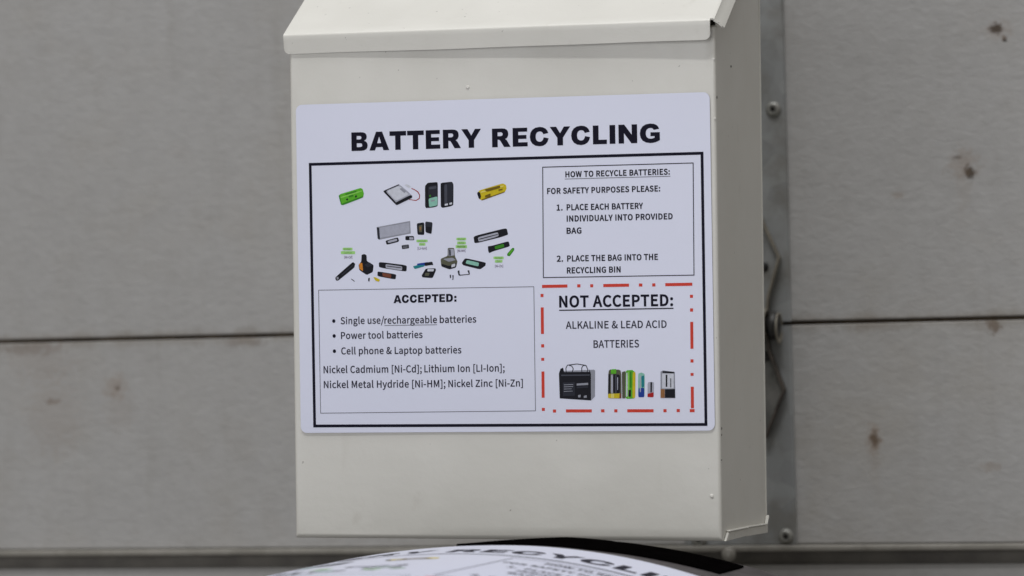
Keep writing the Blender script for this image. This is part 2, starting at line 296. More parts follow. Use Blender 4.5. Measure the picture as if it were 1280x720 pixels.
PICTURES = [
    ('green_cell_picture', [('G', [(28.8, 60.5), (29.9, 59.4), (44.0, 55.7), (45.4, 56.4), (46.3, 59.4), (45.7, 62.0), (31.6, 66.8), (30.3, 66.3)]), ('Gl', [(29.9, 61.3), (44.8, 57.3), (45.1, 58.0), (30.2, 62.2)]), ('Gd', [(30.6, 65.8), (45.5, 61.1), (45.7, 62.0), (31.6, 66.8)]), ('Gd', [(28.8, 60.5), (29.5, 59.9), (31.1, 66.6), (30.3, 66.3)]), ('Gd', [(33.5, 59.2), (41.1, 57.4), (41.3, 58.3), (33.8, 60.1)]), ('Gd', [(35.6, 60.6), (39.0, 59.9), (39.1, 61.0), (35.9, 61.7)]), ('k', [(33.8, 63.1), (34.9, 62.1), (35.5, 63.2), (34.6, 63.8)]), ('k', [(40.0, 61.5), (40.9, 60.0), (41.6, 61.3), (40.5, 62.0)])]),
    ('pouch_cell_picture', [('s', [(59.9, 57.9), (70.8, 53.9), (79.3, 61.3), (79.4, 63.0), (68.5, 67.4), (67.5, 66.8), (59.9, 58.7)]), ('w', [(62.0, 58.2), (70.6, 54.9), (77.2, 60.7), (68.1, 64.7)]), ('k', [(59.9, 57.9), (70.6, 53.8), (70.7, 54.5), (61.0, 58.1), (68.3, 65.7), (67.8, 66.8), (59.8, 58.6)]), ('k', [(68.1, 65.7), (78.0, 61.2), (79.4, 61.6), (79.3, 63.0), (68.8, 67.6), (67.7, 66.8)]), ('g', [(70.8, 56.9), (72.4, 56.4), (75.4, 58.7), (74.1, 59.7)])]),
    ('pouch_cell_picture', [('R', [(79.0, 56.5), (81.1, 57.4), (83.6, 59.0), (84.9, 61.4), (84.5, 63.7), (82.1, 65.1), (77.2, 64.2), (77.2, 63.8), (81.9, 64.5), (84.0, 63.3), (84.3, 61.5), (83.1, 59.5), (80.9, 57.9), (78.9, 57.1)]), ('w', [(74.1, 54.6), (75.7, 53.9), (78.7, 55.4), (77.6, 56.6)])]),
    ('phone_battery_picture', [('k', [(88.2, 55.5), (90.2, 53.4), (96.7, 53.1), (97.0, 54.6), (96.8, 68.8), (93.6, 69.6), (88.8, 69.9), (88.1, 68.9)]), ('d', [(90.4, 55.8), (96.5, 54.9), (96.6, 62.7), (90.6, 63.6)]), ('dl', [(91.0, 56.4), (95.8, 55.6), (96.0, 57.3), (91.1, 57.8)]), ('mt', [(90.6, 63.7), (96.7, 62.4), (96.6, 68.3), (90.9, 69.3)]), ('g', [(92.0, 65.0), (94.8, 64.5), (94.8, 65.4), (92.1, 65.8)]), ('Gd', [(91.1, 61.5), (92.3, 61.3), (92.3, 62.5), (91.1, 62.6)])]),
    ('phone_battery_picture', [('k', [(98.9, 54.1), (100.0, 53.6), (106.7, 53.1), (107.7, 54.9), (107.4, 68.3), (105.1, 69.2), (100.0, 70.0), (98.8, 69.2)]), ('d', [(101.1, 54.5), (106.4, 53.7), (107.4, 55.4), (107.1, 66.6), (101.2, 68.4)]), ('dl', [(101.5, 55.0), (103.3, 54.7), (103.3, 67.1), (101.4, 67.9)]), ('w', [(101.5, 67.5), (103.7, 67.1), (103.8, 68.3), (101.6, 68.7)]), ('w', [(104.7, 66.9), (106.5, 66.5), (106.6, 67.7), (104.8, 68.1)])]),
    ('yellow_cell_picture', [('Y', [(123.9, 60.9), (125.3, 59.1), (141.0, 55.0), (143.2, 56.0), (143.6, 58.4), (142.3, 60.8), (126.9, 65.7), (125.0, 64.9)]), ('Yl', [(125.9, 60.1), (141.5, 56.2), (141.8, 57.0), (126.1, 60.9)]), ('Yd', [(126.4, 65.2), (142.5, 60.2), (142.3, 60.9), (126.7, 65.9)]), ('k', [(123.6, 61.1), (124.3, 60.1), (125.6, 60.5), (126.3, 63.1), (125.8, 64.8), (124.7, 64.5)]), ('Yd', [(128.9, 62.6), (132.7, 61.3), (132.7, 63.5), (129.2, 64.0)]), ('Yd', [(128.4, 58.7), (139.3, 56.3), (139.4, 57.9), (130.3, 60.2)]), ('Yd', [(138.1, 58.9), (140.9, 58.4), (140.9, 59.2), (138.2, 59.8)])]),
    ('laptop_battery_picture', [('g', [(54.7, 81.6), (77.7, 78.0), (78.0, 86.2), (56.1, 89.9), (55.1, 88.6)]), ('s', [(56.5, 82.1), (77.1, 79.1), (77.2, 85.5), (56.8, 88.7)]), ('d', [(54.7, 81.6), (56.5, 82.1), (56.9, 89.5), (55.4, 89.3)])]),
    ('camera_battery_picture', [('k', [(60.6, 90.6), (69.1, 88.5), (70.0, 90.8), (69.1, 91.6), (61.4, 93.3)]), ('s', [(62.1, 90.8), (68.4, 89.4), (68.7, 90.8), (62.5, 92.2)])]),
    ('camera_battery_picture', [('k', [(74.3, 87.8), (80.1, 87.9), (80.4, 90.7), (74.3, 90.5)]), ('s', [(77.1, 88.6), (79.8, 88.8), (79.8, 90.2), (77.0, 90.2)])]),
    ('camera_battery_picture', [('d', [(71.6, 93.8), (76.5, 93.3), (76.8, 95.8), (71.9, 96.4)]), ('g', [(72.6, 94.3), (75.8, 94.0), (75.8, 94.2), (72.6, 94.5)]), ('g', [(72.6, 95.1), (75.9, 94.8), (75.9, 95.1), (72.6, 95.4)])]),
    ('charger_battery_picture', [('k', [(82.2, 79.7), (87.4, 79.1), (87.3, 87.4), (82.6, 87.1)]), ('ol', [(83.5, 81.2), (86.1, 80.7), (85.7, 85.5), (83.7, 85.5)]), ('cu', [(84.2, 82.2), (85.3, 82.0), (85.0, 84.3), (84.3, 84.3)]), ('d', [(88.0, 78.6), (93.1, 79.2), (92.2, 86.9), (88.1, 85.6)]), ('k', [(88.6, 81.9), (92.5, 82.4), (92.0, 86.5), (88.3, 85.2)])]),
    ('highlight_label', [('hl', [(81.8, 90.3), (89.5, 90.4), (89.5, 92.1), (81.8, 92.0)]), ('hl', [(83.6, 92.5), (87.9, 92.6), (87.9, 94.3), (83.5, 94.2)])]),
    ('highlight_label', [('hl', [(109.1, 89.6), (115.8, 89.7), (115.7, 91.4), (109.1, 91.3)]), ('hl', [(109.6, 92.0), (115.5, 92.2), (115.4, 94.0), (109.5, 93.9)]), ('hl', [(108.5, 94.4), (116.2, 94.5), (116.2, 96.5), (108.5, 96.3)])]),
    ('highlight_label', [('hl', [(31.0, 94.6), (37.8, 94.7), (37.8, 96.5), (31.0, 96.3)]), ('hl', [(29.7, 96.8), (39.6, 97.0), (39.6, 99.0), (29.7, 98.8)])]),
    ('highlight_label', [('hl', [(134.0, 102.3), (140.9, 102.4), (140.9, 104.2), (134.0, 104.0)]), ('hl', [(135.0, 104.5), (140.1, 104.6), (140.0, 106.3), (134.9, 106.3)])]),
    ('stick_battery_picture', [('k', [(25.5, 114.0), (37.9, 104.0), (39.5, 105.3), (38.9, 107.8), (27.5, 116.2), (26.0, 116.0)]), ('g', [(26.3, 114.0), (27.6, 113.5), (28.1, 115.0), (26.8, 115.7)]), ('d', [(29.7, 112.3), (37.9, 105.8), (38.4, 106.3), (30.2, 113.0)])]),
    ('drill_battery_picture', [('k', [(44.0, 99.5), (45.8, 99.0), (47.4, 99.7), (47.6, 103.7), (52.2, 106.3), (51.6, 110.9), (47.4, 112.8), (42.3, 109.5), (41.8, 106.1), (43.7, 103.9)]), ('O', [(42.2, 105.3), (44.4, 104.6), (44.9, 110.3), (42.3, 108.6)]), ('d', [(45.7, 105.9), (49.7, 104.5), (51.4, 106.5), (48.0, 107.9)])]),
    ('stick_battery_picture', [('k', [(55.9, 104.3), (75.0, 106.9), (74.7, 111.1), (55.8, 108.0)]), ('s', [(60.5, 105.9), (71.9, 107.6), (71.6, 110.3), (60.5, 108.4)]), ('k', [(61.1, 106.9), (71.4, 108.3), (71.4, 108.8), (61.0, 107.4)])]),
    ('torch_battery_picture', [('k', [(54.8, 110.5), (67.7, 112.7), (67.1, 116.1), (54.7, 113.7)]), ('br', [(58.1, 111.5), (64.3, 112.6), (64.0, 115.1), (58.3, 113.8)])]),
    ('torch_battery_picture', [('k', [(36.2, 115.1), (37.0, 115.1), (39.3, 116.9), (38.5, 116.9)]), ('k', [(48.4, 114.8), (49.5, 114.6), (49.2, 117.1), (48.2, 116.8)]), ('Y', [(51.8, 114.2), (53.4, 114.4), (56.5, 116.0), (55.7, 117.4), (53.4, 116.7)])]),
    ('pen_battery_picture', [('B', [(81.8, 106.0), (89.8, 105.0), (89.8, 107.2), (82.5, 108.0)]), ('T', [(79.2, 107.7), (81.8, 107.0), (86.9, 106.9), (86.9, 107.9), (80.4, 109.5)]), ('k', [(87.0, 105.6), (92.4, 104.8), (93.1, 107.2), (92.1, 107.0), (87.4, 107.6)])]),
    ('radio_battery_picture', [('k', [(87.9, 109.3), (94.6, 109.2), (94.9, 110.5), (92.5, 115.6), (85.5, 115.0), (85.0, 113.7)]), ('w', [(89.2, 109.6), (93.6, 109.7), (93.1, 111.2), (88.9, 111.1)]), ('ol', [(87.6, 112.1), (90.5, 112.1), (89.9, 114.1), (87.1, 114.0)])]),
    ('drill_battery_picture', [('ol', [(103.1, 96.1), (107.5, 96.2), (107.9, 101.6), (109.6, 105.1), (108.5, 109.0), (104.1, 110.1), (98.5, 108.1), (98.1, 103.1), (103.0, 101.3)]), ('s', [(103.6, 96.8), (107.2, 96.9), (107.4, 101.1), (103.5, 101.5)]), ('k', [(98.5, 106.3), (103.9, 107.9), (108.8, 105.8), (108.5, 109.0), (104.1, 110.1), (98.8, 108.1)]), ('g', [(99.6, 103.2), (106.3, 102.5), (108.6, 104.1), (103.7, 105.2)]), ('w', [(105.5, 107.0), (108.1, 106.3), (108.0, 108.2), (105.4, 108.9)]), ('dl', [(103.8, 97.1), (105.1, 97.1), (105.3, 101.1), (104.0, 101.3)])]),
    ('radio_battery_picture', [('k', [(114.8, 102.9), (128.8, 106.1), (128.5, 108.1), (124.9, 110.5), (113.4, 107.6), (112.4, 106.1)]), ('mt', [(116.0, 104.2), (124.2, 106.1), (123.7, 108.5), (115.0, 106.4)])]),
    ('wire_battery_picture', [('d', [(109.5, 111.2), (110.8, 110.7), (111.0, 113.7), (117.2, 113.3), (117.7, 113.8), (110.2, 114.4)]), ('d', [(116.2, 111.1), (117.5, 110.8), (117.9, 113.6), (117.2, 113.5)])]),
    ('wire_battery_picture', [('d', [(104.1, 113.6), (105.1, 113.6), (105.1, 115.8), (104.3, 115.8)]), ('d', [(105.9, 113.8), (106.9, 113.9), (106.6, 117.0), (105.6, 116.8), (106.1, 116.3)])]),
    ('stick_battery_picture', [('k', [(120.7, 88.8), (143.2, 83.9), (144.2, 88.3), (139.0, 89.9), (121.3, 93.7)]), ('s', [(123.7, 89.6), (137.3, 86.5), (137.8, 89.2), (124.2, 92.6)]), ('k', [(124.5, 90.6), (137.3, 87.7), (137.3, 88.2), (124.7, 91.2)])]),
    ('torch_battery_picture', [('k', [(130.3, 95.6), (133.3, 95.2), (144.4, 92.5), (145.3, 95.9), (133.8, 98.9), (131.2, 100.1), (130.5, 98.6)]), ('Gd', [(134.9, 95.7), (141.0, 94.1), (141.5, 96.3), (135.3, 97.7)])]),
    ('green_cell_picture', [('Gd', [(143.2, 100.8), (146.8, 96.9), (148.1, 97.0), (148.1, 98.4), (145.0, 102.3), (143.4, 102.0)]), ('G', [(144.0, 100.8), (146.8, 97.7), (147.3, 98.2), (144.7, 101.3)])]),
    ('lead_acid_battery_picture', [('g', [(179.0, 176.9), (200.3, 176.3), (201.0, 177.1), (198.1, 178.4), (178.3, 177.9)]), ('k', [(176.8, 178.6), (177.9, 175.5), (179.7, 174.8), (180.3, 177.6), (197.1, 177.7), (197.1, 176.0), (198.2, 178.8), (198.0, 196.1), (177.1, 194.6)]), ('g', [(198.3, 178.4), (201.0, 176.6), (200.6, 193.5), (198.1, 196.0)]), ('d', [(179.3, 184.4), (187.4, 184.2), (187.2, 192.9), (179.4, 193.2)]), ('dl', [(178.2, 179.3), (197.4, 179.3), (197.4, 180.1), (178.4, 180.2)]), ('g', [(180.1, 185.7), (186.3, 185.5), (186.3, 185.9), (180.1, 186.1)]), ('g', [(180.1, 187.0), (186.3, 186.8), (186.3, 187.2), (180.1, 187.4)]), ('g', [(180.1, 188.4), (185.2, 188.3), (185.2, 188.6), (180.1, 188.8)]), ('g', [(180.0, 189.9), (185.9, 189.8), (185.9, 190.1), (180.0, 190.3)]), ('g', [(188.7, 185.1), (196.3, 184.7), (196.3, 186.1), (188.6, 186.4)]), ('d', [(188.6, 186.9), (196.3, 186.6), (196.3, 188.0), (188.6, 188.2)]), ('g', [(193.3, 193.1), (195.2, 192.6), (195.3, 194.3), (193.3, 194.4)]), ('g', [(189.5, 192.6), (191.2, 192.3), (191.1, 194.0), (189.6, 194.1)])]),
    ('alkaline_cells_picture', [('ol', [(209.8, 176.2), (218.3, 176.5), (218.3, 195.0), (209.2, 194.8)]), ('s', [(211.5, 179.6), (212.8, 179.4), (212.6, 191.6), (211.3, 191.7)]), ('k', [(212.9, 179.3), (217.5, 179.7), (217.3, 191.6), (212.7, 191.4)]), ('dl', [(214.3, 179.6), (215.2, 179.6), (215.0, 191.6), (214.2, 191.6)]), ('s', [(215.6, 181.3), (216.2, 181.4), (216.0, 189.5), (215.5, 189.5)]), ('Y', [(209.3, 191.9), (218.2, 191.7), (218.2, 194.9), (209.3, 194.7)]), ('Yl', [(211.3, 191.9), (213.4, 191.8), (213.4, 194.8), (211.3, 194.8)]), ('br', [(217.0, 191.9), (218.2, 191.7), (218.2, 194.9), (216.9, 194.9)]), ('Gl', [(212.4, 176.3), (213.7, 176.2), (213.7, 179.0), (212.4, 179.0)]), ('G', [(211.6, 176.2), (215.1, 176.0), (215.1, 179.0), (211.5, 179.1)]), ('k', [(209.8, 179.2), (211.0, 179.3), (210.6, 191.5), (209.5, 191.5)])]),
    ('alkaline_cells_picture', [('ol', [(218.7, 178.0), (221.4, 177.3), (221.1, 195.0), (218.7, 195.0)]), ('G', [(221.3, 177.0), (225.7, 176.7), (227.4, 178.1), (227.1, 195.1), (220.8, 195.3)]), ('w', [(221.6, 178.7), (222.5, 178.3), (222.3, 193.7), (221.2, 194.0)]), ('Y', [(226.0, 178.0), (227.8, 178.1), (227.3, 194.8), (225.5, 194.7)]), ('Gl', [(222.8, 178.0), (223.7, 177.9), (223.4, 194.7), (222.6, 194.9)]), ('ol', [(218.7, 178.0), (219.9, 177.8), (219.7, 194.9), (218.7, 195.0)]), ('k', [(223.0, 189.6), (224.6, 189.3), (224.5, 193.7), (222.9, 194.0)]), ('Gd', [(223.9, 178.0), (225.1, 177.7), (224.9, 188.3), (223.7, 188.2)])]),
    ('alkaline_cells_picture', [('mt', [(229.5, 179.1), (231.8, 178.4), (233.9, 179.5), (233.5, 194.3), (229.2, 194.3)]), ('B', [(229.6, 188.3), (233.4, 188.3), (233.3, 194.3), (229.3, 194.3)]), ('s', [(230.5, 180.5), (231.4, 180.1), (231.1, 191.0), (230.4, 191.0)]), ('T', [(231.6, 180.8), (233.5, 180.2), (233.4, 187.6), (231.7, 188.3)])]),
    ('alkaline_cells_picture', [('s', [(235.7, 184.6), (239.9, 184.6), (239.6, 194.4), (235.4, 194.2)]), ('k', [(237.5, 184.6), (238.7, 184.6), (238.4, 191.1), (237.4, 191.4)]), ('re', [(235.5, 192.1), (239.6, 191.1), (239.4, 194.4), (235.4, 194.2)])]),
    ('nine_volt_picture', [('g', [(244.3, 177.9), (246.0, 177.2), (253.7, 178.3), (253.8, 195.0), (244.0, 194.9)]), ('w', [(245.3, 179.2), (253.0, 179.3), (252.8, 188.8), (245.1, 188.8)]), ('k', [(245.7, 177.6), (253.3, 178.2), (253.3, 179.3), (245.6, 178.8)]), ('k', [(247.7, 180.0), (248.8, 180.0), (248.6, 187.8), (247.6, 187.8)]), ('d', [(250.7, 182.4), (251.2, 182.4), (251.2, 188.1), (250.6, 188.1)]), ('k', [(247.1, 189.3), (253.7, 189.2), (253.6, 194.9), (247.0, 194.8)]), ('cu', [(244.2, 189.2), (246.9, 189.3), (246.8, 194.8), (244.1, 194.8)])]),
]
HANDLE_LINES = [[(181.7, 177.6), (181.5, 175.2), (182.6, 173.2), (189.0, 172.5), (195.0, 173.5), (196.2, 176.4), (195.6, 177.7)], [(185.7, 177.6), (186.5, 175.6), (185.4, 173.7), (183.7, 173.4)], [(192.1, 177.7), (192.1, 175.0), (193.2, 173.5), (194.5, 173.6)]]
TINY =  [('[Li-Ion]', 85.7, 96.0), ('[Ni-MH]', 112.4, 98.1), ('[Ni-Cd]', 34.8, 100.9), ('[Ni-Zn]', 137.7, 108.5)]
TINYG =  [('Lithium', 85.6, 91.3), ('Ion', 85.8, 93.4), ('Nickel', 112.5, 90.6), ('Metal', 112.5, 93.0), ('Hydride', 112.4, 95.4), ('Nickel', 34.3, 95.6), ('Cadmium', 34.6, 97.9), ('Nickel', 137.5, 103.2), ('Zinc', 137.6, 105.5)]
